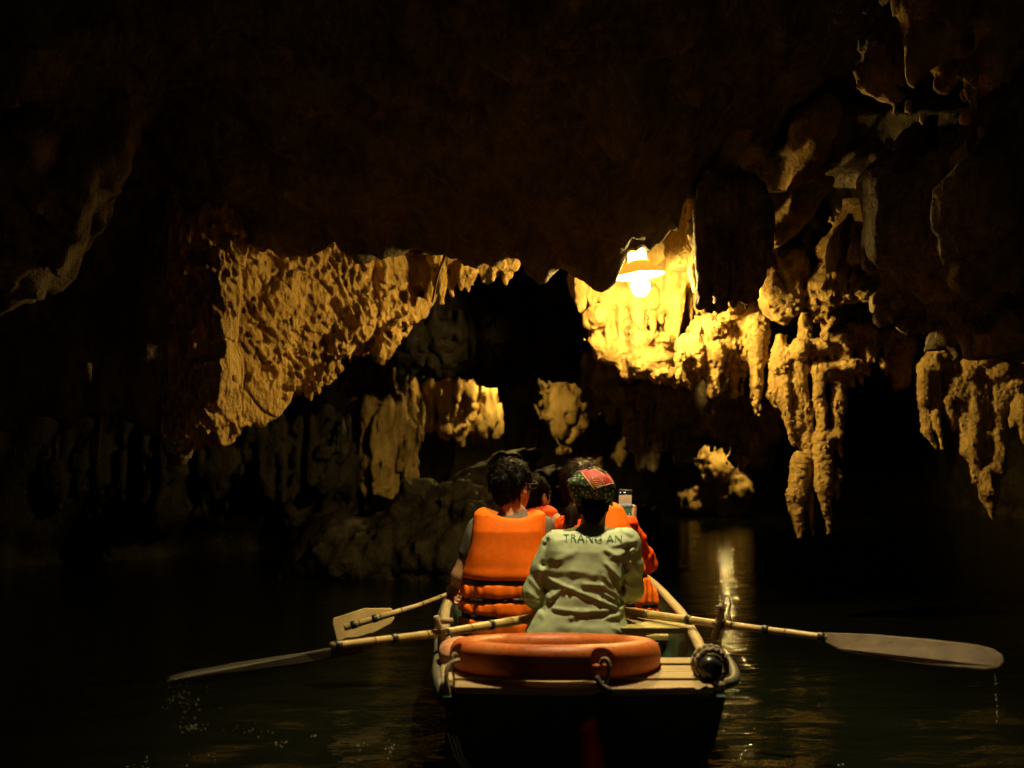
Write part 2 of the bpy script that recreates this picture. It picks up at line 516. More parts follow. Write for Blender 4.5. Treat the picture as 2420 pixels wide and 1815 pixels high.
def wall_sheet(plan, seed, lean=0.25, z0=-0.5, z1=4.2, amp=0.35):
    P = smooth_path([(a, b, 0) for a, b in plan], 14)
    L = np.concatenate([[0], np.cumsum(np.linalg.norm(np.diff(P, axis=0), axis=1))])
    n = int(L[-1] / 0.07); q = np.linspace(0, L[-1], n)
    x = np.interp(q, L, P[:, 0]); y = np.interp(q, L, P[:, 1])
    tx = np.gradient(x); ty = np.gradient(y); l = np.hypot(tx, ty); nx, ny = ty / l, -tx / l
    zs = np.linspace(z0, z1, int((z1 - z0) / 0.07))
    X = x[:, None] + 0 * zs; Y = y[:, None] + 0 * zs; Z = zs[None, :] + 0 * X
    D = amp * fbm(X * 0.9, Y * 0.9, Z * 0.55, 4, seed) + 0.16 * fbm(X * 3.2, Y * 3.2, Z * 0.8, 3, seed + 5) + 0.06 * fbm(X * 8, Y * 8, Z * 3.5, 2, seed + 7)
    D = D + lean * np.clip(Z - 0.4, 0, 4) * 0.5 - 0.22 * np.exp(-((Z - 0.12) / 0.22) ** 2)
    X = X + nx[:, None] * D; Y = Y + ny[:, None] * D
    V = np.stack([X, Y, Z], -1).reshape(-1, 3); n1 = len(zs)
    i = np.arange(n * n1).reshape(n, n1)
    F = np.stack([i[:-1, :-1], i[1:, :-1], i[1:, 1:], i[:-1, 1:]], -1).reshape(-1, 4)
    return V, F
o = part('cave_wall_left', wall_sheet([(-6.5, -5), (-6.0, 0), (-6.2, 4), (-6.8, 7.0), (-6.0, 8.8), (-4.6, 9.8), (-3.4, 11.0), (-2.6, 13.0), (-2.0, 16.0), (-1.0, 20.0)], 21), M_UNLIT); o['kind'] = 'structure'
o = part('cave_wall_back', wall_sheet([(-1.2, 19.5), (0.6, 22.5), (3.6, 26.0), (7.5, 27.5), (10.5, 25.5)], 33), M_SHADED); o['kind'] = 'structure'
o = part('cave_wall_right', wall_sheet([(10.2, 26), (9.2, 20), (9.4, 14), (9.6, 9), (8.0, 5), (6.5, 2), (6.0, -1), (6.5, -5)], 45), M_SHADED); o['kind'] = 'structure'

def water_sheet():
    xs = np.concatenate([np.arange(-7.6, -2.6, 0.10), np.arange(-2.6, 2.8, 0.03), np.arange(2.8, 11.5, 0.10)])
    ys = np.concatenate([np.arange(-5, 1.8, 0.15), np.arange(1.8, 6, 0.026), np.arange(6, 18, 0.06), np.arange(18, 29, 0.15)])
    X, Y = np.meshgrid(xs, ys, indexing='ij'); zz = 0 * X
    near = np.exp(-((Y - 3.2) / 2.2) ** 2)
    Z = 0.013 * near * fbm(X * 2.0, Y * 4.2, zz, 2, 5) + 0.003 * near * fbm(X * 6.5, Y * 12, zz, 2, 6) + 0.0022 * fbm(X * 3.0, Y * 9.0, zz + 3, 3, 8)
    r = np.hypot((X + 0.95), (Y - 2.75)); Z = Z + 0.004 * np.sin(r * 34) * np.exp(-r * 2.6)
    # ripples running off the port side of the moving boat
    s = (X + 0.26); dist = np.clip(-s, 0, 5)
    Z = Z + 0.0105 * np.sin(22 * (dist * 0.55 + 0.55 * (Y - 3)) + 2.2 * fbm(X * 1.7, Y * 1.7, zz, 2, 14)) * np.exp(-dist * 0.75) * (s < 0) * np.exp(-((Y - 2.9) / 1.5) ** 2)
    n0, n1 = X.shape
    V = np.stack([X, Y, Z], -1).reshape(-1, 3); i = np.arange(n0 * n1).reshape(n0, n1)
    F = np.stack([i[:-1, :-1], i[1:, :-1], i[1:, 1:], i[:-1, 1:]], -1).reshape(-1, 4)
    return V, F
mw, t, b = newmat('cave_water')
b.inputs['Base Color'].default_value = (0.0045, 0.0058, 0.003, 1); b.inputs['Roughness'].default_value = 0.045; b.inputs['IOR'].default_value = 1.33
mp = mapped(t, (1, 2.4, 1)); nz = N(t, 'ShaderNodeTexNoise'); nz.inputs['Scale'].default_value = 7.0; nz.inputs['Detail'].default_value = 4
t.links.new(mp.outputs[0], nz.inputs['Vector']); bp = N(t, 'ShaderNodeBump'); bp.inputs['Strength'].default_value = 0.8; bp.inputs['Distance'].default_value = 0.009
t.links.new(nz.outputs[0], bp.inputs['Height']); t.links.new(bp.outputs[0], b.inputs['Normal'])
M_WATER = mw
o = part('water', water_sheet(), M_WATER); o['kind'] = 'structure'

# ================================================================== lamps
M_ENAMEL, t, b = newmat('enamel_shade')
b.inputs['Base Color'].default_value = (0.85, 0.74, 0.45, 1); b.inputs['Roughness'].default_value = 0.35
tr = N(t, 'ShaderNodeBsdfTranslucent'); tr.inputs[0].default_value = (0.9, 0.72, 0.36, 1); mxs = N(t, 'ShaderNodeMixShader'); mxs.inputs[0].default_value = 0.60
t.links.new(b.outputs[0], mxs.inputs[1]); t.links.new(tr.outputs[0], mxs.inputs[2]); t.links.new(mxs.outputs[0], t.nodes['Material Output'].inputs[0])
M_STEEL = simple('painted_steel_shade', (0.10, 0.09, 0.07), 0.5)
def bulb_mat(watts, color, area):
    m, t, b = newmat('lit_bulb')
    b.inputs['Base Color'].default_value = (0.9, 0.85, 0.7, 1); b.inputs['Emission Color'].default_value = (*color, 1); b.inputs['Emission Strength'].default_value = watts / (math.pi * area)
    return m
M_CABLE = simple('black_cable', (0.03, 0.028, 0.025), 0.6)
M_FITTING = simple('lamp_fitting', (0.25, 0.2, 0.13), 0.5)
def pendant(loc, label, watts, color, top_z, tilt=0.0, rad=0.165, deep=0.0, size=0.0, globe=1.0):
    """enamel shade, neck, cable, glowing bulb and the light it gives; loc = centre of the shade's rim"""
    L = np.asarray(loc, float)
    root = thing('pendant_lamp', label, 'lamp', L, 'lamps strung along the cave')
    prof = [(0.052, 0.165), (0.058, 0.150), (0.058, 0.10), (0.075, 0.085), (rad * 0.72, 0.045), (rad * 0.98, 0.006), (rad, 0.0 - deep),
            (rad - 0.004, 0.0 - deep), (rad * 0.96, 0.006), (rad * 0.70, 0.041), (0.070, 0.079), (0.05, 0.082)]
    part('shade', lathe(prof, L, 40, tilt), M_ENAMEL if not deep else M_STEEL, root)
    part('neck', lathe([(0.0, 0.20), (0.03, 0.20), (0.045, 0.175), (0.050, 0.163), (0.0, 0.163)], L, 24, tilt), M_FITTING, root)
    part('cable', tube([L + (0, 0, 0.19), L + (0.005, 0.01, (0.19 + top_z - L[2]) / 2), L + (0, 0, top_z - L[2])], 0.005, 8), M_CABLE, root)
    br = np.array([(0.0, -0.085), (0.020, -0.081), (0.038, -0.064), (0.045, -0.036), (0.038, -0.008), (0.022, 0.018), (0.016, 0.07)])
    br = br * globe; br[:, 1] += size
    part('bulb', lathe(br, L, 14, tilt), bulb_mat(watts, color, 0.024 * globe ** 2), root)
    return root
RIM = at(1511, 652, 6.2)
pendant(RIM, 'lit pendant lamp with cream enamel shade hanging under the rock lip', LAMP_MAIN_W, LAMP_MAIN_C, 2.74, tilt=R(-6), size=-0.02, globe=1.3)

# a lamp that hangs above the boat, just over the top of the picture; its deep shade throws the light straight down
pendant((0.42, 3.88, 3.30), 'lit deep-shaded pendant lamp hanging right above the rowed boat', LAMP_OVER_W, LAMP_OVER_C, 3.80, rad=0.13, deep=0.25, size=0.03)
# ================================================================== rock formations
def formation(name, label, cat, prims, vox, mats, k=0.035, rough=(0.02, 6.0, 0.010, 26.0), flute=0.0, slabby=0.0, seed=1, group=None, base=None, pad=0.06, extra=None):
    """prims: ('c', px1,py1,y1, px2,py2,y2, r1px,r2px, kind) tapered finger, ('e', px,py,y, rxpx,rzpx,ry_m, kind) lump;
    kind 0 = the mass they hang from, 1 = a stalactite that becomes a part of its own"""
    G = []; lo = np.full(3, 1e9); hi = -lo; ids = 0
    for p in prims:
        if p[0] == 'c':
            a = at(p[1], p[2], p[3]); b2 = at(p[4], p[5], p[6]); r1 = pm(p[7], p[3]); r2 = pm(p[8], p[6])
            lo = np.minimum(lo, np.minimum(a, b2) - max(r1, r2)); hi = np.maximum(hi, np.maximum(a, b2) + max(r1, r2))
            G.append(('c', a, b2, r1, r2, p[9]))
        else:
            a = at(p[1], p[2], p[3]); r = np.array([pm(p[4], p[3]), p[6], pm(p[5], p[3])])
            lo = np.minimum(lo, a - r); hi = np.maximum(hi, a + r)
            G.append(('e', a, r, None, None, p[7]))
    f = Field(lo - pad, hi + pad, vox)
    names = {0: 'rock_mass'}
    for g in G:
        pid = 0
        if g[5]:
            ids += 1; pid = ids; names[pid] = 'stalactite'
        if g[0] == 'c':
            # a finger is a slightly wandering chain of cones
            a, b2, r1, r2 = g[1:5]; L = np.linalg.norm(b2 - a); m = max(1, int(L / 0.16)) if g[5] else 1
            pts = [a + (b2 - a) * i / m for i in range(m + 1)]
            for i in range(1, m):
                pts[i] = pts[i] + RNG.normal(0, 0.05 * (r1 + r2) / 2 + 0.002, 3) * (1, 1, 0.3)
            rr = [r1 + (r2 - r1) * (i / m) ** 0.85 for i in range(m + 1)]
            for i in range(m):
                f.cone(pts[i], pts[i + 1], rr[i], rr[i + 1], k if i == 0 else min(k, 0.02), pid)
        else:
            f.ell(g[1], g[2], k, pid)
    if extra: extra(f)
    a1, f1, a2, f2 = rough
    def disp(x, y, z):
        q = a1 * fbm(x * f1, y * f1, z * f1 * 0.8, 2, seed)
        q = q + a2 * (0.55 - 2.2 * np.abs(fbm(x * f2 * 0.5, y * f2 * 0.5, z * f2 * 0.4, 2, seed + 40, 0.6))) + 0.35 * a2 * fbm(x * f2 * 1.7, y * f2 * 1.7, z * f2 * 1.4, 1, seed + 50)
        if slabby:
            u = x * 0.75 - z * 0.66; v = x * 0.66 + z * 0.75
            q = q + slabby * (0.5 - 2.0 * np.abs(fbm(u * 3.2, y * 2.2, v * 1.1, 2, seed + 60))) + 0.35 * slabby * (0.5 - 2.0 * np.abs(fbm(u * 9, y * 6, v * 3, 1, seed + 66)))
        if flute:
            q = q + flute * (0.55 - 2.2 * np.abs(vnoise(x * 9, y * 9, z * 0.9, seed + 80))) + 0.5 * flute * (0.5 - 2.0 * np.abs(vnoise(x * 24, y * 24, z * 2.2, seed + 85)))
        return q
    f.displace(disp, 0.10)
    pcs = f.split()
    if base is None: base = np.array([(lo[0] + hi[0]) / 2, (lo[1] + hi[1]) / 2, lo[2]])
    root = thing(name, label, cat, base, group)
    for pid, vf in pcs.items():
        if len(vf[1]) < 6: continue
        part(names[pid], vf, mats[0] if pid == 0 else mats[1], root)
    return root

def C3(x, y): return 1250 + 0.3617 * x, 500 + 0.3617 * y
def C5(x, y): return 1720 + 0.3917 * x, 650 + 0.3917 * y
def C2(x, y): return 500 + 0.3617 * x, 550 + 0.3617 * y
FAT = 1.22
def fing(conv, lst, y, s, kind=1, jit=0.06):
    out = []
    for q in lst:
        x1, y1, x2, y2, r1, r2 = q[:6]; dy = q[6] if len(q) > 6 else 0.0
        a = conv(x1, y1); b2 = conv(x2, y2); yy = y + dy + random.uniform(-jit, jit)
        out.append(('c', a[0], a[1], yy, b2[0], b2[1], yy + random.uniform(-0.02, 0.02), r1 * s * FAT, r2 * s * FAT, kind))
    return out
def lump(conv, lst, y, s, kind=0):
    out = []
    for q in lst:
        x, yy, rx, rz, ry = q[:5]; dy = q[5] if len(q) > 5 else 0.0
        a = conv(x, yy); out.append(('e', a[0], a[1], y + dy, rx * s, rz * s, ry, kind))
    return out

def fan(prims, px0, slope):
    """set things further right also further back, so that they do not shade each other"""
    out = []
    for p in prims:
        p = list(p); p[3] += (p[1] - px0) * slope
        if p[0] == 'c': p[6] += (p[4] - px0) * slope
        out.append(tuple(p))
    return out
# ---- the big rock that hangs left of the lamp: dark front, pitted face turned to the lamp, second lobe behind
def poly_sdf(pts):
    P = np.asarray(pts, float)
    def f(x, y):
        d = np.full(np.broadcast(x, y).shape, 1e9, np.float32); s = np.ones_like(d)
        n = len(P)
        for i in range(n):
            a = P[i]; b2 = P[i - 1]; e = b2 - a
            wx = x - a[0]; wy = y - a[1]
            tt = np.clip((wx * e[0] + wy * e[1]) / (e @ e), 0, 1)
            d = np.minimum(d, (wx - e[0] * tt) ** 2 + (wy - e[1] * tt) ** 2)
            c1 = y >= a[1]; c2 = y < b2[1]; c3 = e[0] * wy > e[1] * wx
            flip = (c1 & c2 & c3) | (~c1 & ~c2 & ~c3)
            s = np.where(flip, -s, s)
        return s * np.sqrt(d)
    return f
def hang(plan, bottom, top, yface):
    """solid over a ground plan; its underside rises towards the back; bottom = (x / y, (z - eye) / y) pairs"""
    ps = poly_sdf(plan); bu = np.array([q[0] for q in bottom]); be = np.array([q[1] for q in bottom])
    def f(x, y, z):
        a = ps(x, y); u = x / y
        b2 = (CAM_Z + np.interp(u, bu, be) * y + 0.45 * np.maximum(y - yface(u), 0)).astype(np.float32) - z
        a, b2 = np.broadcast_arrays(a, b2); rr = 0.06
        a = a + rr; b2 = b2 * 0.85 + rr
        d = np.minimum(np.maximum(a, b2), 0) + np.sqrt(np.maximum(a, 0) ** 2 + np.maximum(b2, 0) ** 2) - rr
        return np.maximum(d, z - top)
    return f
def ratio(px, py):
    p = at(px, py, 1.0); return (p[0], p[2] - CAM_Z)
FACE = [(556, 6.12), (620, 6.26), (700, 6.38), (800, 6.52), (880, 6.62)]
def face_y(px): return float(np.interp(px, [q[0] for q in FACE], [q[1] for q in FACE]))
botA = sorted(ratio(px, py) for px, py in ((-900, 1020), (-200, 1020), (0, 1018), (29, 1000), (82, 962), (106, 945), (135, 957), (147, 981), (169, 998), (193, 971), (236, 942), (265, 942),
        (309, 976), (376, 1020), (395, 1043), (443, 1056), (530, 1050), (585, 1030), (650, 1015), (684, 966), (703, 926), (760, 848), (807, 822), (850, 806), (900, 790)))
planA = [(-4.6, 5.45), (-2.6, 5.4), (-1.60, 5.42), (-1.525, 5.55), (-1.63, 5.95)] + [tuple(at(px, 900, y)[:2]) for px, y in FACE] + [(-0.98, 7.0), (-1.5, 7.1), (-2.6, 6.9), (-4.6, 6.9)]
fA = hang(planA, botA, 2.9, lambda u: np.interp(u, [ratio(q[0], 900)[0] for q in FACE], [q[1] for q in FACE]))
def pitting(amp, sc):
    def disp(x, y, z):
        u = x + 0.22 * z + 0.06 * fbm(x * 3, y * 3, z * 3, 2, 71); v = y + 0.03 * fbm(x * 4, y * 4, z * 4, 2, 75)
        w1 = worley(u * sc, v * sc * 0.7, z * sc * 0.55, 5)
        w2 = worley(u * sc * 0.5, v * sc * 0.4, z * sc * 0.30, 9)
        big = worley(u * 4.6, v * 3.0, z * 4.2, 17)
        patch = np.clip(0.70 + 1.7 * fbm(x * 3.2, y * 3.2, z * 2.4, 2, 91), 0.08, 1.6)
        q = amp * patch * np.clip(0.70 - w1, 0, 1) * 2.0 + 1.3 * amp * np.clip(0.40 - w2, 0, 1) * 2.0
        q = q + 0.55 * np.clip(0.30 - big, 0, 1)
        crack = np.abs(vnoise((x * 0.7 + z * 0.7) * 5.0, y * 4, (z * 0.7 - x * 0.7) * 2.0, 97)); q = q + 0.022 * np.exp(-(crack / 0.05) ** 2)
        rib = 0.5 - 2.0 * np.abs(vnoise((x * 0.8 - z * 0.5) * 4.5, y * 3, (z * 0.8 + x * 0.5) * 1.2, 93))
        return q + 0.05 * rib + 0.05 * fbm(x * 2.5, y * 2.5, z * 1.6, 2, 3) - 0.012
    return disp
rootL = thing('hanging_rock', 'huge pitted rock hanging low from the ceiling left of the lamp, one face lit amber', 'rock', at(560, 1040, 6.0))
fl = Field((-1.90, 5.25, 1.02), (-0.74, 6.95, 2.55), 0.0086)
fl.add(fA, (-9, -9, -9), (9, 9, 9), 1e-4); fl.displace(pitting(0.042, 29.0), 0.11)
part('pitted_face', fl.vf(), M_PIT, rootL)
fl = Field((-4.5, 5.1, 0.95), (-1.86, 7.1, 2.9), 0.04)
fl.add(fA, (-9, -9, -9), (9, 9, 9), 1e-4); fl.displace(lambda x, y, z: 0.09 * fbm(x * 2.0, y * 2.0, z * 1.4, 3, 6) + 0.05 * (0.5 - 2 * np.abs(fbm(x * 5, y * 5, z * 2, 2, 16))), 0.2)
part('dark_flank', fl.vf(), M_SHADED, rootL)
FACEB = [(735, 6.66), (800, 6.74), (870, 6.86), (905, 6.74), (960, 6.84), (1024, 6.98)]
def fbY(px): return float(np.interp(px, [q[0] for q in FACEB], [q[1] for q in FACEB]))
botB = sorted(ratio(px, py) for px, py in ((700, 950), (735, 936), (775, 895), (840, 848), (891, 836), (930, 812), (967, 788), (1000, 762), (1024, 740), (1060, 720)))
planB = [tuple(at(px, 800, y)[:2]) for px, y in FACEB] + [tuple(at(1030, 800, 7.40)[:2]), (-1.3, 7.5), (-1.7, 6.95)]
fB = hang(planB, botB, 2.85, lambda u: np.interp(u, [ratio(q[0], 800)[0] for q in FACEB], [q[1] for q in FACEB]))
fl = Field((-1.75, 6.4, 1.25), (-0.40, 7.45, 2.5), 0.0095)
fl.add(fB, (-9, -9, -9), (9, 9, 9), 1e-4); fl.displace(pitting(0.040, 28.0), 0.11)
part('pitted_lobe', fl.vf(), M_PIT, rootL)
# thin lit rib at the outer left edge of the face
part('rock_rib', Field((-2.1, 5.7, 1.1), (-1.5, 6.4, 2.2), 0.0125).cone(at(556, 720, 6.08), at(545, 850, 5.95), 0.034, 0.026).cone(at(545, 850, 5.95), at(556, 935, 6.0), 0.026, 0.034)
     .displace(lambda x, y, z: 0.015 * fbm(x * 25, y * 25, z * 18, 2, 8)).vf(), M_PIT, rootL)

# ---- row of rock teeth under the lip
teeth = fing(C2, [(1510, 250, 1505, 455, 38, 10), (1555, 230, 1570, 405, 34, 8), (1590, 240, 1600, 330, 22, 8), (1640, 230, 1632, 372, 36, 8), (1690, 250, 1668, 372, 26, 7), (1720, 240, 1700, 330, 24, 8),
                  (1780, 240, 1775, 315, 26, 7), (1840, 250, 1838, 312, 18, 5), (1925, 225, 1918, 330, 34, 7), (1950, 240, 1950, 290, 18, 6), (1475, 260, 1470, 400, 34, 10)], 6.85, 0.3617, 1, 0.05)
teeth += [('c', 1030, 612, 6.85, 1215, 625, 6.8, 22, 16, 0)]
formation('stalactite_row', 'row of small pointed rock teeth under the ceiling lip beside the hanging cable', 'stalactites', teeth, 0.0095, (M_PIT, M_PIT), 0.02, (0.010, 9, 0.006, 60), seed=4)

# ---- smooth flowstone curtain right behind the lamp
cur = fing(C3, [(300, 440, 330, 600, 34, 12), (350, 440, 352, 640, 30, 12), (390, 400, 425, 655, 36, 14), (470, 440, 522, 862, 40, 13), (545, 440, 577, 872, 40, 11), (610, 470, 652, 862, 44, 10), (690, 470, 722, 800, 44, 14), (735, 520, 750, 790, 34, 10), (810, 520, 815, 770, 34, 10), (650, 520, 690, 830, 30, 9), (880, 560, 905, 800, 30, 9), (580, 520, 610, 840, 26, 9), (505, 520, 548, 850, 26, 9), (440, 500, 470, 700, 30, 12),
                (770, 470, 778, 720, 42, 12), (850, 470, 866, 720, 42, 12), (905, 470, 935, 780, 44, 12), (985, 420, 948, 812, 44, 10), (1035, 430, 1062, 722, 42, 9), (1088, 480, 1100, 690, 32, 9), (1125, 560, 1130, 692, 22, 7), (1150, 590, 1152, 680, 18, 6)], 7.0, 0.3617, 1, 0.07)
cur += lump(C3, [(620, 430, 330, 150, 0.22, 0.15), (900, 330, 260, 190, 0.25, 0.2), (1010, 150, 110, 260, 0.25, 0.15), (960, 420, 170, 120, 0.2, 0.05), (420, 520, 110, 90, 0.12, 0.05), (560, 560, 170, 90, 0.12, 0.02), (820, 580, 200, 110, 0.12, 0.02), (720, 700, 300, 200, 0.14, 0.32), (560, 760, 160, 120, 0.12, 0.3), (1000, 620, 160, 160, 0.14, 0.28)], 7.0, 0.3617)
formation('flowstone_curtain', 'bright yellow flowstone curtain of thin stalactites directly behind the lamp', 'stalactites', cur, 0.0096, (M_FLOW, M_FLOW), 0.014, (0.015, 5, 0.004, 50), flute=0.017, seed=11)
blk = lump(C3, [(720, 880, 70, 60, 0.12), (690, 800, 40, 60, 0.1), (805, 840, 75, 55, 0.13), (905, 850, 75, 60, 0.13), (700, 1000, 70, 60, 0.13), (830, 960, 130, 60, 0.16), (900, 1060, 120, 60, 0.15), (550, 930, 90, 60, 0.15, 0.1), (460, 900, 60, 90, 0.15, 0.15),
                (440, 720, 45, 60, 0.1), (425, 770, 22, 30, 0.06)], 6.95, 0.3617)
formation('rock_ledge', 'broken rock ledge of angular lumps below the flowstone curtain', 'rock', blk, 0.011, (M_ROCK, M_ROCK), 0.03, (0.06, 8, 0.016, 40), slabby=0.035, seed=14)

# ---- knobbly cluster right of the curtain
kn = lump(C3, [(1180, 780, 120, 100, 0.18), (1340, 700, 130, 110, 0.18), (1470, 690, 80, 110, 0.15), (1080, 900, 120, 100, 0.2), (1040, 1030, 80, 90, 0.18), (1240, 890, 130, 100, 0.16), (1380, 830, 120, 100, 0.15), (1260, 640, 90, 60, 0.15)], 6.75, 0.3617)
kn += fing(C3, [(1060, 960, 1050, 1150, 60, 18), (1160, 900, 1180, 1192, 50, 15), (1225, 900, 1212, 1202, 36, 10), (1280, 900, 1268, 1130, 40, 12), (1340, 860, 1346, 1202, 48, 13), (1405, 860, 1398, 1190, 34, 10), (1482, 740, 1478, 1318, 56, 9), (1520, 780, 1505, 1160, 34, 10),
                (1310, 620, 1310, 465, 26, 5), (1000, 950, 965, 1090, 40, 14), (1120, 900, 1110, 1120, 36, 12)], 6.60, 0.3617, 1, 0.07)
formation('stalactite_cluster', 'knobbly amber stalactite cluster between the flowstone curtain and the forked columns', 'stalactites', fan(kn, 1640, 0.0010), 0.0096, (M_ROCK, M_ROCK), 0.024, (0.015, 8, 0.010, 60), flute=0.017, seed=17)

# ---- dark fluted curtain hanging nearer than the lamp
dk = fing(C3, [(1095, 0, 1120, 590, 44, 22), (1150, -60, 1175, 632, 56, 20), (1215, -90, 1230, 628, 56, 20), (1285, -110, 1262, 610, 50, 16), (1340, -100, 1352, 600, 58, 22), (1405, -60, 1402, 632, 56, 20), (1460, 20, 1452, 560, 46, 18), (1500, 120, 1480, 420, 40, 20)], 5.75, 0.3617, 1, 0.05)
dk += lump(C3, [(1280, -60, 200, 200, 0.18), (1400, 60, 130, 260, 0.14), (1180, 120, 100, 240, 0.1)], 5.8, 0.3617)
formation('dark_curtain', 'dark fluted rock curtain hanging in front and to the right of the lamp', 'stalactites', dk, 0.0125, (M_SHADED, M_SHADED), 0.05, (0.03, 4, 0.010, 30), flute=0.032, seed=23)
part('lit_fringe', Field((0.75, 5.7, 1.7), (1.4, 6.6, 2.9), 0.013).cone(at(1640, 440, 6.15), at(1652, 560, 6.2), 0.05, 0.07).cone(at(1652, 560, 6.2), at(1640, 640, 6.2), 0.06, 0.02).cone(at(1640, 640, 6.2), at(1650, 705, 6.25), 0.025, 0.012)
     .displace(lambda x, y, z: 0.022 * fbm(x * 9, y * 9, z * 6, 3, 8)).vf(), M_ROCK, bpy.data.objects['dark_curtain'])

# ---- hooked lump right of the dark curtain
hk = lump(C3, [(1600, 520, 110, 130, 0.14), (1560, 430, 80, 130, 0.14), (1690, 460, 66, 130, 0.13), (1740, 380, 60, 110, 0.12)], 6.42, 0.3617) + fing(C3, [(1600, 560, 1598, 655, 50, 10), (1540, 200, 1560, 420, 60, 70), (1740, 300, 1690, 480, 50, 46)], 6.42, 0.3617, 0)
formation('hooked_rock', 'rounded rock knob with a scooped lit hollow right of the dark curtain', 'rock', hk, 0.011, (M_ROCK, M_ROCK), 0.05, (0.04, 5, 0.011, 44), slabby=0.03, seed=29,
          extra=lambda f: f.ell(at(1846, 655, 6.28), (0.045, 0.09, 0.13), 0.03, rot=Matrix.Rotation(R(-25), 3, 'Y'), cut=True))

# ---- bone-like ridges and the great dark block on the right
bone = [('c', 1962, 572, 6.28, 2030, 505, 6.26, 30, 30, 0), ('c', 2030, 505, 6.26, 2100, 445, 6.24, 30, 22, 0), ('c', 1950, 690, 6.30, 1985, 640, 6.29, 26, 24, 0), ('c', 1985, 640, 6.29, 2008, 590, 6.29, 24, 18, 0), ('c', 2100, 445, 6.24, 2160, 380, 6.2, 22, 16, 0),
        ('c', 1955, 722, 6.28, 2014, 700, 6.22, 12, 13, 0), ('c', 2014, 700, 6.22, 2075, 705, 6.15, 13, 9, 0), ('e', 1960, 700, 6.28, 20, 20, 0.08, 0)]
formation('rock_ridge', 'pale bone-like rock ridges jutting out lit on the left edge of the great dark block', 'rock', bone, 0.011, (M_ROCK, M_ROCK), 0.04, (0.02, 7, 0.009, 50), slabby=0.025, seed=31)
big = [('e', 2240, 560, 4.7, 190, 160, 0.35, 0), ('e', 2150, 615, 5.2, 120, 85, 0.22, 0), ('e', 2330, 640, 4.5, 170, 110, 0.35, 0), ('e', 2230, 420, 4.9, 120, 120, 0.3, 0), ('e', 2380, 420, 4.4, 180, 220, 0.4, 0), ('c', 2085, 708, 5.45, 2131, 722, 5.3, 10, 8, 0), ('c', 2131, 722, 5.3, 2209, 748, 5.1, 8, 8, 0),
       ('c', 2209, 748, 5.1, 2262, 765, 4.95, 8, 10, 0), ('c', 2262, 765, 4.95, 2420, 800, 4.6, 12, 14, 0), ('e', 2440, 700, 4.6, 120, 110, 0.3, 0)]
formation('rock_block', 'great dark smooth rock block above the right hand stalactites', 'rock', big, 0.024, (M_SHADED, M_SHADED), 0.16, (0.07, 2.5, 0.02, 18), slabby=0.09, flute=0.02, seed=37)
kb = lump(C3, [(1930, 660, 50, 50, 0.08), (1970, 710, 30, 34, 0.06), (1880, 600, 60, 60, 0.1), (1860, 480, 70, 130, 0.12, 0.1)], 6.33, 0.3617) + fing(C3, [(1930, 700, 1940, 835, 22, 12), (1872, 640, 1872, 716, 24, 12)], 6.33, 0.3617, 1)
formation('knobbed_rock', 'small lit rock knob with a thin drip above the forked columns', 'rock', kb, 0.010, (M_ROCK, M_ROCK), 0.03, (0.02, 9, 0.011, 50), seed=41)

FAT = 1.28
# ---- forked columns reaching down towards the water
fk = fing(C5, [(325, 380, 300, 560, 22, 40), (300, 520, 270, 720, 30, 26), (270, 720, 300, 790, 26, 12), (345, 480, 340, 740, 36, 30), (340, 740, 390, 1020, 28, 8), (400, 560, 420, 900, 46, 40, 0.06), (420, 900, 450, 1060, 40, 10, 0.06)], 6.64, 0.3917, 1, 0.02)
fk += fing(C5, [(470, 265, 468, 420, 24, 30), (440, 470, 430, 640, 44, 36), (430, 620, 478, 820, 36, 24), (478, 820, 485, 1010, 24, 30), (485, 1010, 500, 1180, 34, 26)], 6.66, 0.3917, 1, 0.02)
fk += fing(C5, [(440, 1130, 410, 1330, 46, 44), (410, 1330, 440, 1580, 40, 12), (490, 1180, 498, 1400, 30, 22), (498, 1400, 512, 1572, 20, 6)], 6.64, 0.3917, 1, 0.015)
fk += fing(C5, [(560, 560, 545, 720, 44, 26), (548, 700, 572, 950, 24, 24), (640, 560, 672, 760, 34, 26), (672, 740, 655, 960, 26, 22), (655, 960, 685, 1100, 18, 6), (570, 960, 660, 975, 30, 26), (575, 990, 580, 1250, 44, 42), (580, 1250, 615, 1562, 42, 9), (668, 1180, 660, 1380, 12, 6)], 6.58, 0.3917, 1, 0.015)
fk += lump(C5, [(440, 450, 60, 60, 0.1), (560, 430, 90, 46, 0.12), (680, 390, 90, 50, 0.14), (770, 350, 60, 60, 0.12), (600, 570, 80, 36, 0.1), (720, 550, 110, 40, 0.12), (840, 460, 50, 90, 0.1), (690, 460, 40, 60, 0.1), (830, 360, 60, 50, 0.1), (900, 380, 90, 60, 0.14, 0.1)], 6.56, 0.3917)
fk += fing(C5, [(510, 480, 515, 530, 16, 5), (560, 480, 562, 535, 14, 4), (622, 460, 632, 502, 14, 4), (690, 580, 700, 680, 26, 8), (735, 580, 750, 672, 18, 5), (800, 570, 808, 650, 18, 6), (850, 520, 850, 600, 22, 8), (870, 440, 872, 520, 22, 8), (935, 520, 950, 604, 24, 8), (975, 490, 985, 560, 16, 6), (640, 640, 690, 800, 16, 12)], 6.54, 0.3917, 1, 0.03)
fk += fing(C5, [(1050, 340, 1075, 410, 26, 10), (1010, 420, 1030, 660, 50, 30, 0.15), (1080, 420, 1060, 640, 50, 30, 0.15)], 6.50, 0.3917, 1, 0.02)
formation('forked_columns', 'forked amber stalactite columns on a perforated shelf reaching down towards the water', 'stalactites', fk, 0.009, (M_ROCK, M_ROCK), 0.020, (0.008, 9, 0.0075, 80), flute=0.007, seed=43)

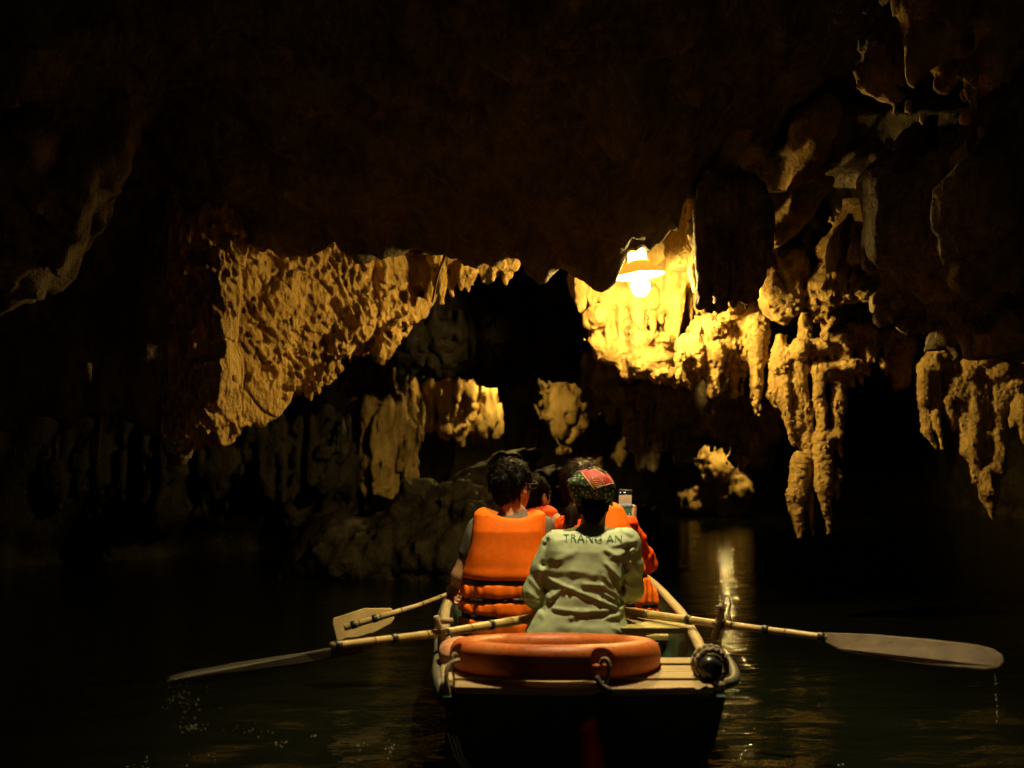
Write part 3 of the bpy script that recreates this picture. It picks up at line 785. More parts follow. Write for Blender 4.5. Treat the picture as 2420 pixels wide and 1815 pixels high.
# ---- long fingers at the right edge
rg = lump(C5, [(1300, 460, 90, 60, 0.12), (1230, 540, 60, 70, 0.1), (1500, 530, 120, 60, 0.14), (1620, 580, 110, 70, 0.14), (1440, 590, 60, 60, 0.1), (1730, 640, 70, 80, 0.12), (1750, 800, 50, 110, 0.1), (1790, 560, 60, 60, 0.1), (1560, 460, 60, 40, 0.1)], 6.44, 0.3917)
rg += fing(C5, [(1190, 560, 1180, 760, 36, 26), (1180, 760, 1205, 940, 24, 22), (1205, 940, 1252, 1034, 22, 5), (1240, 620, 1255, 850, 34, 26), (1255, 850, 1298, 1044, 24, 5), (1320, 540, 1330, 660, 26, 20), (1350, 620, 1340, 760, 26, 28), (1340, 760, 1355, 942, 28, 7), (1385, 620, 1405, 900, 20, 14),
                (1425, 640, 1435, 1060, 28, 18), (1435, 1060, 1450, 1110, 16, 6), (1485, 600, 1490, 1000, 36, 34), (1490, 1000, 1500, 1245, 34, 18), (1545, 640, 1560, 960, 34, 26), (1560, 960, 1580, 1110, 22, 10), (1625, 640, 1630, 960, 40, 28), (1630, 960, 1630, 1180, 30, 40), (1560, 1220, 1570, 1300, 44, 44),
                (1585, 1180, 1580, 1330, 50, 40), (1580, 1330, 1606, 1470, 40, 8), (1680, 680, 1672, 860, 26, 10), (1715, 800, 1710, 905, 24, 16), (1765, 820, 1790, 1010, 30, 8)], 6.42, 0.3917, 1, 0.015)
formation('finger_stalactites', 'long finger-like stalactites at the right edge, the longest tapering into a blade', 'stalactites', fan(rg, 2175, -0.0004), 0.0092, (M_ROCK, M_ROCK), 0.020, (0.007, 9, 0.006, 85), flute=0.006, seed=47)

FAT = 1.22
# ---- near, dim folds of rock high on the right and on the left
def C4(x, y): return 1620 + 0.3617 * x, 0.3617 * y
nr = fing(C4, [(1500, -150, 1540, 250, 120, 60), (1600, -100, 1600, 240, 70, 30), (1470, 300, 1440, 690, 60, 16), (1540, 250, 1520, 520, 40, 18)], 3.9, 0.3617, 1, 0.03)
nr += lump(C4, [(1600, -150, 300, 200, 0.3, 0.2)], 3.9, 0.3617)
formation('near_stalactites', 'dim out-of-focus stalactites hanging at the top right of the cave', 'stalactites', nr, 0.018, (M_SHADED, M_ROCK), 0.09, (0.05, 4, 0.02, 22), flute=0.03, slabby=0.05, seed=53)
nr = fing(C4, [(1700, 480, 1580, 830, 60, 26), (1740, 520, 1690, 660, 60, 40), (1860, 440, 1890, 560, 50, 40), (1890, 540, 1850, 780, 40, 16), (1850, 780, 1700, 950, 30, 10), (2010, 160, 1960, 460, 50, 24), (2120, 0, 2090, 480, 70, 30), (1290, 500, 1300, 620, 28, 24), (1300, 620, 1245, 800, 22, 8)], 4.1, 0.3617, 1, 0.03)
nr += lump(C4, [(1850, 250, 330, 160, 0.25, 0.3), (1400, 330, 200, 150, 0.25, 0.3), (2100, 250, 200, 300, 0.25, 0.2)], 4.1, 0.3617)
formation('rock_folds', 'dim folded rock with hanging ribs high above the great dark block', 'rock', nr, 0.018, (M_SHADED, M_ROCK), 0.10, (0.05, 4, 0.02, 22), flute=0.03, slabby=0.06, seed=59)
nl = [('c', 60, 100, 4.0, 40, 420, 4.0, 260, 220, 0), ('c', 60, 420, 4.0, 30, 640, 4.0, 190, 90, 0), ('c', 20, 640, 4.0, 0, 740, 4.0, 80, 24, 1), ('c', 110, 520, 4.0, 100, 690, 4.0, 70, 24, 1)]
formation('left_overhang', 'nearly black rock overhang at the upper left edge of the cave', 'rock', nl, 0.025, (M_SHADED, M_SHADED), 0.10, (0.08, 2.5, 0.02, 18), flute=0.03, slabby=0.06, seed=61)
sl = fing(C4, [(-20, 1330, -10, 1640, 60, 50, 0.6), (260, 860, 330, 1080, 120, 70), (450, 790, 520, 990, 12, 8), (330, 1040, 250, 1110, 40, 14), (780, 780, 800, 1020, 80, 40), (760, 1180, 700, 1350, 50, 40), (700, 1330, 570, 1490, 40, 8), (880, 1160, 740, 1330, 40, 40)], 5.95, 0.3617, 1, 0.04)
sl += lump(C4, [(420, 1000, 220, 160, 0.25, 0.25), (800, 950, 260, 200, 0.3, 0.3), (1000, 1050, 260, 120, 0.3, 0.4)], 5.95, 0.3617)
formation('ceiling_slabs', 'dark slanting ceiling slabs with thin lit edges above the dark curtain', 'rock', sl, 0.018, (M_SHADED, M_ROCK), 0.07, (0.04, 4, 0.012, 26), slabby=0.10, seed=67)

# ---- dark masses in the middle distance
mm = [('e', 1180, 760, 9.4, 190, 125, 0.5, 0), ('e', 1010, 800, 9.0, 130, 85, 0.5, 0), ('e', 1340, 790, 9.2, 110, 100, 0.4, 0), ('e', 1090, 640, 9.4, 260, 120, 0.5, 0), ('e', 1280, 640, 9.2, 200, 120, 0.5, 0), ('c', 1110, 720, 9.1, 1105, 850, 9.1, 40, 20, 1), ('c', 1330, 740, 9.0, 1352, 838, 9.0, 34, 18, 1), ('c', 1395, 800, 9.0, 1420, 900, 9.0, 34, 14, 1)]
formation('middle_rock', 'dark hanging rock mass beyond the lip in the middle of the cave', 'rock', mm, 0.032, (M_UNLIT, M_UNLIT), 0.12, (0.10, 2.4, 0.04, 14), flute=0.05, seed=71)
m4 = [('e', 1560, 930, 7.9, 150, 62, 0.4, 0), ('e', 1700, 945, 7.9, 120, 62, 0.4, 0), ('e', 1640, 990, 8.0, 130, 50, 0.4, 0), ('c', 1530, 990, 7.8, 1535, 1095, 7.8, 40, 14, 1), ('c', 1590, 1000, 7.9, 1600, 1080, 7.9, 40, 16, 1), ('c', 1660, 1000, 7.9, 1650, 1060, 7.9, 30, 10, 1), ('c', 1742, 980, 7.9, 1746, 1078, 7.9, 44, 30, 1), ('c', 1500, 960, 7.7, 1508, 1045, 7.7, 20, 8, 1), ('e', 1440, 890, 7.9, 60, 60, 0.3, 0), ('e', 1800, 960, 7.7, 60, 70, 0.3, 0), ('c', 1796, 1000, 7.7, 1792, 1078, 7.7, 46, 30, 1)]
formation('under_ledge_rock', 'dark brown rock underside hanging below the lamp-lit ledge', 'rock', m4, 0.022, (M_SHADED, M_SHADED), 0.09, (0.07, 3, 0.03, 18), flute=0.04, slabby=0.04, seed=73)

# ---- far formations, lit by a lamp behind the middle rock
fb = lump(C2, [(1150, 1250, 190, 200, 0.5), (1130, 1480, 200, 170, 0.5), (1180, 1600, 140, 110, 0.45)], 10.2, 0.3617) + fing(C2, [(905, 830, 915, 1110, 34, 22), (965, 830, 960, 1120, 40, 30), (1030, 820, 1040, 1120, 40, 26), (1120, 840, 1120, 1150, 70, 60), (1200, 860, 1210, 1120, 60, 40), (1020, 1380, 1010, 1640, 50, 40, -0.2), (1130, 1390, 1120, 1660, 60, 30, -0.3), (1220, 1390, 1210, 1690, 60, 30, -0.2), (1290, 1330, 1290, 1600, 60, 20, -0.1), (930, 1300, 920, 1620, 50, 30)], 10.1, 0.3617, 1)
formation('flowstone_bulb', 'bulging fluted flowstone hanging far behind the seated man', 'stalactites', fb, 0.022, (M_FAR, M_FAR), 0.09, (0.05, 3, 0.02, 20), flute=0.06, seed=79)
fc = fing(C2, [(1300, 1060, 1330, 1320, 60, 14), (1245, 1090, 1240, 1180, 30, 10), (1390, 1190, 1385, 1300, 26, 10), (1350, 1180, 1355, 1220, 20, 8), (1450, 1030, 1445, 1290, 50, 26), (1520, 980, 1500, 1250, 60, 24), (1560, 980, 1570, 1305, 50, 14), (1620, 1010, 1625, 1340, 60, 20), (1680, 1020, 1670, 1290, 56, 20), (1740, 1030, 1715, 1230, 60, 18), (1775, 1040, 1765, 1180, 40, 16), (1750, 940, 1745, 1000, 22, 8), (1800, 1020, 1840, 1050, 26, 16)], 11.2, 0.3617, 1) + lump(C2, [(1600, 1040, 190, 60, 0.25, 0.1), (1800, 1200, 90, 150, 0.35, 0.25), (1740, 1270, 140, 110, 0.35, 0.3), (1300, 1180, 60, 60, 0.2, 0.1)], 11.2, 0.3617)
formation('far_curtain', 'far bright amber stalactite curtain left of the middle of the cave', 'stalactites', fc, 0.022, (M_FLOW, M_FLOW), 0.05, (0.05, 4, 0.02, 20), flute=0.06, seed=83)
fd = fing(C3, [(80, 1130, 75, 1220, 20, 8), (150, 1130, 150, 1330, 60, 30), (230, 1160, 215, 1420, 60, 30), (290, 1170, 285, 1350, 50, 20), (350, 1190, 335, 1370, 50, 16), (420, 1230, 425, 1270, 26, 12), (270, 1380, 260, 1440, 30, 16), (240, 1430, 215, 1540, 40, 12)], 12.2, 0.3617, 1) + lump(C3, [(230, 1230, 150, 90, 0.3), (200, 1330, 80, 60, 0.25)], 12.3, 0.3617)
formation('blotched_stalactites', 'far blotchy amber stalactites above the rower\'s head scarf', 'stalactites', fd, 0.024, (M_FLOW, M_FLOW), 0.05, (0.16, 4, 0.07, 16), flute=0.07, seed=89)
fe = lump(C3, [(610, 1540, 46, 40, 0.2), (600, 1600, 22, 30, 0.12), (440, 1640, 46, 50, 0.2), (455, 1690, 20, 60, 0.1)], 12.6, 0.3617)
formation('far_drips', 'two small far lit rock drips above the raised phone', 'rock', fe, 0.026, (M_FLOW, M_FLOW), 0.06, (0.07, 6, 0.04, 16), seed=97)
ff = [('e', 1690, 1112, 18.4, 30, 34, 0.5, 0), ('e', 1716, 1100, 18.4, 22, 32, 0.45, 0), ('e', 1672, 1092, 18.5, 18, 30, 0.4, 0), ('e', 1730, 1135, 18.3, 16, 24, 0.4, 0), ('e', 1748, 1160, 18.0, 20, 20, 0.35, 0), ('e', 1706, 1180, 18.6, 54, 46, 0.5, 0), ('e', 1650, 1190, 18.8, 40, 36, 0.5, 0)]
formation('far_boulder', 'far lit boulder pile at the water beyond the right oar', 'rock', ff, 0.032, (M_FLOW, M_FLOW), 0.06, (0.05, 3, 0.05, 14), slabby=0.05, seed=101)
# slanting slab and shelf that rise out of the water
sb = [('c', 1000, 1215, 9.3, 1190, 1100, 9.5, 42, 30, 0), ('c', 1190, 1100, 9.5, 1235, 1075, 9.6, 28, 18, 0), ('c', 1060, 1250, 9.2, 1290, 1150, 9.4, 70, 54, 0), ('e', 1180, 1280, 9.3, 230, 90, 0.5, 0), ('e', 1360, 1280, 9.4, 200, 90, 0.5, 0)]
formation('slanting_slab', 'dark slanting rock slab rising out of the water behind the passengers', 'rock', sb, 0.03, (M_UNLIT, M_UNLIT), 0.14, (0.05, 3, 0.02, 16), slabby=0.05, seed=103)
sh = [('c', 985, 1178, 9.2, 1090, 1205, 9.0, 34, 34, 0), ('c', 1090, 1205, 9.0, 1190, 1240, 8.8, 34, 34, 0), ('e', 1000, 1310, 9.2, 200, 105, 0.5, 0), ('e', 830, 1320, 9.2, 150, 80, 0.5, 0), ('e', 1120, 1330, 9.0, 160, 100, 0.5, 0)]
formation('shore_boulder', 'long dark shore boulder with a thin lit top edge left of the passengers', 'rock', sh, 0.03, (M_UNLIT, M_UNLIT), 0.14, (0.05, 3, 0.02, 16), slabby=0.05, seed=107)
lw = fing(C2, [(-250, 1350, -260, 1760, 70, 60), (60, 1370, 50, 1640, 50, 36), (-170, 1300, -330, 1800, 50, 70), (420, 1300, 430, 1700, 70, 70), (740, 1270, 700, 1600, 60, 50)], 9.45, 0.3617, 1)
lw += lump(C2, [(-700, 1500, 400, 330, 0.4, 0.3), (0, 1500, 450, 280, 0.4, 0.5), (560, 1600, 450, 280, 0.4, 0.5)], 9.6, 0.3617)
formation('left_flowstone', 'dim ribbed flowstone wall low on the left below the hanging rock', 'stalactites', lw, 0.034, (M_UNLIT, M_UNLIT), 0.16, (0.10, 2.5, 0.03, 14), flute=0.10, slabby=0.06, seed=109)

# ---- further lamps of the string, out of sight behind the rocks they shine past
pendant(at(1210, 866, 10.85), 'lit pendant lamp hidden behind the dark middle rock', LAMP_FAR_W, LAMP_MAIN_C, 2.95, rad=0.15)
pendant(at(1716, 930, 17.5), 'lit deep-shaded pendant lamp hidden behind the rock underside far on the right', LAMP_DEEP_W, LAMP_MAIN_C, 3.0, rad=0.17, deep=0.08, size=0.02)

# ---- cable that hangs over the lip
M_OLDCABLE = simple('old_cable', (0.16, 0.10, 0.05), 0.6)
cb = smooth_path([at(1050, 430, 5.35), at(1062, 520, 5.5), at(1060, 575, 5.6), at(1047, 615, 5.66), at(1035, 650, 5.9), at(1022, 712, 6.2)], 6)
single('hanging_cable', tube(cb, 0.0075, 8), M_OLDCABLE, 'thin brown cable hanging over the ceiling lip beside the rock teeth', 'cable')
# ================================================================== the boat and what lies in it
M_HULL, t, b = newmat('green_hull_paint')
mp = mapped(t, (1, 1, 1)); nz = N(t, 'ShaderNodeTexNoise'); nz.inputs['Scale'].default_value = 9; nz.inputs['Detail'].default_value = 6
t.links.new(mp.outputs[0], nz.inputs['Vector']); rp = ramp(t, [(0.35, (0.010, 0.030, 0.018)), (0.6, (0.018, 0.060, 0.034)), (0.78, (0.05, 0.06, 0.035))])
t.links.new(nz.outputs[0], rp.inputs[0]); t.links.new(rp.outputs[0], b.inputs['Base Color']); b.inputs['Roughness'].default_value = 0.45
def woodmat(name, lo, hi, stretch=(1.5, 30, 30), rough=0.65, bump=0.0015):
    m, t, b = newmat(name)
    mp = mapped(t, stretch); nz = N(t, 'ShaderNodeTexNoise'); nz.inputs['Scale'].default_value = 3.0; nz.inputs['Detail'].default_value = 7; nz.inputs['Roughness'].default_value = 0.62
    t.links.new(mp.outputs[0], nz.inputs['Vector'])
    m2 = mapped(t, (1, 1, 1)); n2 = N(t, 'ShaderNodeTexNoise'); n2.inputs['Scale'].default_value = 5; n2.inputs['Detail'].default_value = 4; t.links.new(m2.outputs[0], n2.inputs['Vector'])
    a = N(t, 'ShaderNodeMath', operation='MULTIPLY_ADD'); a.inputs[1].default_value = 0.7
    c = N(t, 'ShaderNodeMath', operation='MULTIPLY'); c.inputs[1].default_value = 0.3
    t.links.new(n2.outputs[0], c.inputs[0]); t.links.new(nz.outputs[0], a.inputs[0]); t.links.new(c.outputs[0], a.inputs[2])
    rp = ramp(t, [(0.34, lo), (0.64, hi)]); t.links.new(a.outputs[0], rp.inputs[0]); t.links.new(rp.outputs[0], b.inputs['Base Color'])
    b.inputs['Roughness'].default_value = rough
    bp = N(t, 'ShaderNodeBump'); bp.inputs['Distance'].default_value = bump; t.links.new(nz.outputs[0], bp.inputs['Height']); t.links.new(bp.outputs[0], b.inputs['Normal'])
    return m
M_PLANK = woodmat('weathered_plank', (0.20, 0.125, 0.045), (0.46, 0.33, 0.14))
M_RAIL = woodmat('rail_wood', (0.30, 0.21, 0.09), (0.55, 0.42, 0.20), (30, 1.5, 30))
M_BAMBOO = simple('bamboo', (0.50, 0.36, 0.13), 0.38, 0.28, 14, bump=0.0008, bscale=50)
M_NODE = simple('bamboo_node', (0.17, 0.10, 0.04), 0.6)
M_BLADE = simple('weathered_blade', (0.12, 0.076, 0.030), 0.7, 0.35, 16, bump=0.002, bscale=40)
M_BLADE2 = simple('pale_blade', (0.60, 0.43, 0.17), 0.7, 0.22, 12, bump=0.001, bscale=40)
M_SHADEBLADE = simple('shaded_blade', (0.035, 0.026, 0.014), 0.6, 0.3, 16)  # blade wood darkened, the shade beyond the lamp's cone is in its colour
M_TAPE = simple('black_tape', (0.02, 0.02, 0.02), 0.4)
M_STICK = simple('rough_stick', (0.34, 0.25, 0.13), 0.8, 0.3, 30, bump=0.002, bscale=80)
M_ROPE = simple('old_rope', (0.26, 0.20, 0.12), 0.9, 0.3, 70, bump=0.003, bscale=160)
M_HOSE = simple('rubber_fender', (0.10, 0.09, 0.055), 0.55, 0.25, 20, bump=0.001, bscale=60)
M_BLACKRUB = simple('black_rubber', (0.018, 0.019, 0.016), 0.32, 0.2, 14)
M_WHITEP = simple('white_paint', (0.62, 0.62, 0.52), 0.6, 0.2, 40)

BX = 0.215
ST_Y = np.array([3.02, 3.25, 3.6, 4.2, 5.0, 5.8, 6.5, 7.1, 7.6]); ST_W = np.array([0.420, 0.436, 0.465, 0.508, 0.520, 0.48, 0.38, 0.23, 0.05])
ST_Z = np.array([0.345, 0.355, 0.37, 0.385, 0.40, 0.42, 0.45, 0.49, 0.53])
def hull():
    n = 27; ys = np.linspace(ST_Y[0], ST_Y[-1], n)
    V = []; F = []
    for i, y in enumerate(ys):
        wv = np.interp(y, ST_Y, ST_W); gz = np.interp(y, ST_Y, ST_Z)
        rake = 0.20 * max(0, 1 - i / 3.0)
        kb = 0.70 * wv; zb = -0.06 + 0.12 * max(0, (y - 6.2) / 1.4)
        outer = [(wv, gz, 0), (wv * 0.95, gz - 0.16, 0.35), (kb, zb + 0.06, 0.9), (kb * 0.86, zb, 1.0)]
        inner = [(kb * 0.86 - 0.02, zb + 0.03, 1.0), (kb - 0.022, zb + 0.08, 0.9), (wv * 0.95 - 0.024, gz - 0.16, 0.35), (wv - 0.024, gz, 0)]
        ring = outer + inner
        pts = [(BX + a, y + rake * c, z) for a, z, c in outer] + [(BX - a, y + rake * c, z) for a, z, c in reversed(outer)] \
            + [(BX - a, y + rake * c, z) for a, z, c in reversed(inner)] + [(BX + a, y + rake * c, z) for a, z, c in inner]
        V += pts
    m = 16
    for i in range(n - 1):
        for j in range(m):
            k = (j + 1) % m
            F.append((i * m + j, i * m + k, (i + 1) * m + k, (i + 1) * m + j))
    F.append(tuple(range(7, -1, -1)))                       # transom
    return np.array(V), F
boat = thing('rowing_boat', 'green sampan seen from its stern, plank deck and rubber fender round the rail', 'boat', (BX, 5.2, -0.06))
hl = part('hull', hull(), M_HULL, boat, smooth=False)
for k in range(3):                                            # pale painted stripes low on the port quarter
    s0 = np.array([BX - 0.408 + 0.012 * k, 3.075, 0.225 - 0.004 * k]); s1 = np.array([BX - 0.345 + 0.012 * k, 3.15, 0.075])
    part('painted_stripe', tube([s0, (s0 + s1) / 2 + (-0.012, -0.006, 0), s1], 0.0035, 6), M_WHITEP, hl)
for s, nm in ((-1, 'port'), (1, 'starboard')):
    P = smooth_path([(BX + s * (np.interp(y, ST_Y, ST_W) - 0.012), y, np.interp(y, ST_Y, ST_Z) + 0.018) for y in np.linspace(3.06, 7.5, 16)], 3)
    part('gunwale_rail', tube(P, 0.021, 8, squash=0.9), M_RAIL, boat)
    Pf = [(BX + s * (np.interp(y, ST_Y, ST_W) + 0.012), y, np.interp(y, ST_Y, ST_Z) - 0.02) for y in np.linspace(7.2, 3.62, 12)]
    if s > 0:
        Pf += [(BX + 0.510, 3.50, 0.372), (BX + 0.522, 3.38, 0.352), (BX + 0.500, 3.28, 0.335), (BX + 0.44, 3.245, 0.33)]
    else:
        Pf += [(BX - 0.468, 3.45, 0.36), (BX - 0.455, 3.25, 0.37), (BX - 0.440, 3.12, 0.365), (BX - 0.428, 3.08, 0.33), (BX - 0.40, 3.07, 0.315)]
    part('rubber_fender', tube(smooth_path(Pf, 6), 0.017, 12), M_HOSE, boat)
dy = np.array([3.015, 3.115, 3.21, 3.31, 3.405])
for k in range(4):
    y0, y1 = dy[k] + (0.0 if k else -0.01), dy[k + 1] - 0.006
    w0, w1 = [np.interp(v, ST_Y, ST_W) - 0.035 for v in (y0, y1)]
    z = 0.352 + 0.004 * (k % 2) + 0.003 * k
    a = 0.02 if k == 0 else 0.0
    q = [(BX - w0, y0 + a, z), (BX - 0.1, y0 - a * 0.3, z), (BX + 0.14, y0 - a * 0.2, z), (BX + w0, y0 + a, z), (BX + w1, y1, z), (BX - w1, y1, z)]
    bevel(part('deck_plank', slab(q, (0, 0, 0.022)), M_PLANK, boat, smooth=False), 0.003)
bevel(part('bulkhead', slab([(BX - 0.44, 3.415, 0.0), (BX + 0.44, 3.415, 0.0), (BX + 0.44, 3.435, 0.0), (BX - 0.44, 3.435, 0.0)], (0, 0, 0.352)), M_HULL, boat, smooth=False), 0.002)
M_SEAT = woodmat('yellow_seat_plank', (0.26, 0.20, 0.05), (0.50, 0.42, 0.13), (2, 25, 25))
for y0, y1, z in ((3.86, 4.10, 0.397), (4.42, 4.70, 0.27), (5.10, 5.36, 0.30), (5.8, 6.05, 0.32)):
    ww = np.interp((y0 + y1) / 2, ST_Y, ST_W) - 0.035
    xl = BX - ww if y0 > 4 else 0.13
    bevel(part('thwart', box(((xl + BX + ww) / 2, (y0 + y1) / 2, z), (BX + ww - xl, y1 - y0, 0.024)), M_SEAT, boat, smooth=False), 0.004)
part('floor_board', box((BX, 5.0, 0.045), (0.66, 2.5, 0.018)), M_PLANK, boat, smooth=False)
part('inner_rail', tube([(BX + 0.452, 3.62, 0.30), (BX + 0.475, 3.84, 0.345)], 0.012, 8), M_RAIL, boat)
# worn white lettering strokes on the green inner side
for p, q in (((1646, 1552), (1652, 1530)), ((1652, 1530), (1660, 1528)), ((1657, 1552), (1661, 1536)), ((1661, 1536), (1664, 1548)), ((1553, 1532), (1562, 1548)), ((1548, 1524), (1556, 1520)), ((1497, 1512), (1508, 1509))):
    part('white_mark', tube([at(*p, 3.70), at(*q, 3.70)], 0.0035, 6), M_WHITEP, boat)

# ---- oarlock posts with rope lashings
def post(p0, p1, r, label, cross=None, knot=True):
    p0 = np.asarray(p0); p1 = np.asarray(p1); root = thing('oarlock_post', label, 'oarlock', p0, 'oarlock posts')
    P = np.array([p0 + (p1 - p0) * t for t in np.linspace(0, 1, 7)]) + RNG.normal(0, 0.0015, (7, 3))
    part('stick', tube(P, np.linspace(r * 1.1, r * 0.9, 7), 10), M_STICK, root)
    if cross is not None:
        part('crosspiece', tube(cross, 0.011, 8), M_STICK, root)
    d = (p1 - p0) / np.linalg.norm(p1 - p0)
    def coil(c, n, rr, wd):
        tt = np.linspace(0, n * 2 * np.pi, 18 * n); return np.asarray(c) + np.stack([rr * np.cos(tt), rr * np.sin(tt), wd * tt / tt[-1]], 1)
    part('lashing', tube(coil(p0 + d * np.linalg.norm(p1 - p0) * 0.34, 3, r * 1.25, 0.022), 0.005, 6), M_ROPE, root)
    if knot:
        part('lashing', tube(coil(p0 + d * np.linalg.norm(p1 - p0) * 0.78, 3, r * 1.2, 0.024), 0.005, 6), M_ROPE, root)
        top = p1 + np.array([0.004, 0, 0.004])
        part('rope_loop', tube(smooth_path([p1 - (0, 0, 0.02), top + (0.006, 0, 0.02), top + (0.022, 0, 0.022), top + (0.028, 0, 0.004), top + (0.020, 0, -0.03), top + (0.030, 0, -0.06)], 5), 0.004, 6), M_ROPE, root)
        for k in range(14):
            e = p1 + RNG.normal(0, 1, 3) * (0.018, 0.012, 0.012)
            part('frayed_strand', tube([p1 - (0.002, 0.012, 0.012), (e + p1) / 2 - (0, 0.008, 0.008), e - (0.006, 0.01, 0.004)], 0.0011, 4), M_ROPE, root)
    return root
PR = at(1688, 1512, 3.70); PL = at(1052, 1524, 3.60)
post(PR, at(1707, 1428, 3.68), 0.0125, 'rough stick oarlock with frayed rope on the right rail of the boat')
post(PL, at(1030, 1456, 3.58), 0.0115, 'pale stick oarlock with a short crosspiece on the left rail of the boat', cross=[at(1036, 1468, 3.61), at(1068, 1467, 3.64)], knot=False)

# ---- oars
def bamboo_oar(name, label, pole, radii, blade, rings, M=M_BLADE, thick=0.012):
    pole = np.asarray(pole, float)
    root = thing(name, label, 'oar', pole[0])
    L = np.linalg.norm(np.diff(pole, axis=0), axis=1).sum(); n = 60
    seg = np.concatenate([[0], np.cumsum(np.linalg.norm(np.diff(pole, axis=0), axis=1))]); q = np.linspace(0, seg[-1], n)
    P = np.stack([np.interp(q, seg, pole[:, i]) for i in range(3)], 1)
    r = np.interp(q, seg, radii)
    nodes = [0.12, 0.30, 0.50, 0.69, 0.88]
    for f in nodes: r = r * (1 + 0.10 * np.exp(-((q / seg[-1] - f) / 0.008) ** 2))
    pl = part('pole', tube(P, r, 14), M_BAMBOO, root)
    for f in nodes:
        i = f * (n - 1); c = P[int(i)]; e = P[int(i) + 1] - c; e /= np.linalg.norm(e)
        part('bamboo_node', tube([c - e * 0.003, c + e * 0.003], r[int(i)] * 1.04 + 0.001, 14, caps=False), M_NODE, pl)
    for f in rings:
        i = min(n - 2, int(f * (n - 1))); c = P[i]; e = P[i + 1] - c; e /= np.linalg.norm(e)
        part('tape_ring', tube([c - e * 0.012, c + e * 0.012], r[i] + 0.003, 14), M_TAPE, pl)
    B = np.asarray(blade, float)
    nrm = np.cross(B[1] - B[0], B[-1] - B[0]); nrm /= np.linalg.norm(nrm)
    bl = part('blade', slab(B - nrm * thick / 2, nrm * thick), M, root, smooth=False); bevel(bl, 0.005, 2)
    return root
def px_poly(lst, yf, lean=0.0, mid=0.0):
    """outline of a blade; lean = metres nearer per pixel below its middle line"""
    return np.array([at(a, b2, yf(a) - lean * (b2 - mid - 0.155 * (a - lst[0][0]) * (1 if lean > 0.0006 else 0))) for a, b2 in lst])
# right oar: blade on edge, lifted clear of the water
yR = lambda p: np.interp(p, [1400, 1470, 1695, 2375], [4.30, 4.16, 3.72, 3.05])
rp_ = [at(1412, 1432, yR(1412)), at(1470, 1444, yR(1470)), at(1695, 1474, yR(1695)), at(1955, 1507, yR(1955))]
bamboo_oar('right_oar', 'bamboo oar with long weathered blade lifted over the water on the right', rp_, [0.019, 0.0185, 0.0135, 0.0115],
           px_poly([(1945, 1495), (2060, 1499), (2200, 1511), (2310, 1524), (2350, 1534), (2372, 1550), (2375, 1566), (2362, 1580), (2330, 1585), (2200, 1574), (2080, 1557), (1985, 1538), (1950, 1519)], yR, 0.0008, 1506), (0.50, 0.66, 0.80, 0.985))
yL = lambda p: np.interp(p, [390, 1045, 1265, 1330], [2.72, 3.62, 4.12, 4.28])
lp_ = [at(1325, 1448, yL(1325)), at(1262, 1460, yL(1262)), at(1045, 1496, yL(1045)), at(783, 1527, yL(783))]
bamboo_oar('left_oar', 'bamboo oar with dim narrow blade dipping away on the left', lp_, [0.019, 0.0185, 0.0150, 0.0125],
           px_poly([(852, 1518), (720, 1542), (560, 1566), (440, 1588), (398, 1600), (390, 1610), (410, 1617), (480, 1613), (600, 1594), (740, 1566), (860, 1540)], yL), (0.40, 0.62, 0.80, 0.985), M_SHADEBLADE)
yP = lambda p: np.interp(p, [785, 1060], [4.62, 4.70])
bamboo_oar('paddle', 'short bamboo paddle with pale wooden blade facing us beside the seated man', [at(1072, 1400, 4.70), at(990, 1431, 4.66), at(930, 1449, 4.61), at(813, 1483, 4.57)], [0.011, 0.012, 0.014, 0.016],
           px_poly([(787, 1461), (861, 1437), (925, 1437), (929, 1443), (932, 1463), (925, 1474), (880, 1498), (805, 1518), (796, 1513), (786, 1475)], lambda p: yP(p) + 0.0, 0.0005, 1478), (0.74, 0.93), M_BLADE2)

# ---- life ring on the stern deck
M_RING, t, b = newmat('faded_orange_plastic')
mp = mapped(t, (1, 1, 1)); nz = N(t, 'ShaderNodeTexNoise'); nz.inputs['Scale'].default_value = 6; nz.inputs['Detail'].default_value = 6
t.links.new(mp.outputs[0], nz.inputs['Vector']); rp = ramp(t, [(0.30, (0.30, 0.062, 0.012)), (0.46, (0.50, 0.112, 0.018)), (0.60, (0.54, 0.135, 0.026)), (0.75, (0.60, 0.21, 0.07))])
b.inputs['Specular IOR Level'].default_value = 0.3
mpd = mapped(t, (1, 1, 3)); nd = N(t, 'ShaderNodeTexNoise'); nd.inputs['Scale'].default_value = 17; nd.inputs['Detail'].default_value = 8; nd.inputs['Roughness'].default_value = 0.75; t.links.new(mpd.outputs[0], nd.inputs['Vector'])
dm = ramp(t, [(0.34, (0.42, 0.36, 0.32)), (0.47, (1, 1, 1))]); t.links.new(nd.outputs[0], dm.inputs[0])
mulc = N(t, 'ShaderNodeMixRGB', blend_type='MULTIPLY'); mulc.inputs[0].default_value = 0.8; t.links.new(dm.outputs[0], mulc.inputs[2])
t.links.new(nz.outputs[0], rp.inputs[0]); t.links.new(rp.outputs[0], mulc.inputs[1]); t.links.new(mulc.outputs[0], b.inputs['Base Color']); b.inputs['Roughness'].default_value = 0.36
n2 = N(t, 'ShaderNodeTexNoise'); n2.inputs['Scale'].default_value = 25; n2.inputs['Detail'].default_value = 5; t.links.new(mp.outputs[0], n2.inputs['Vector'])
rr_ = N(t, 'ShaderNodeMapRange'); rr_.inputs[3].default_value = 0.36; rr_.inputs[4].default_value = 0.6; t.links.new(n2.outputs[0], rr_.inputs[0]); t.links.new(rr_.outputs[0], b.inputs['Roughness'])
RC = at(1310, 1553, 3.34); RC[2] += 0.010
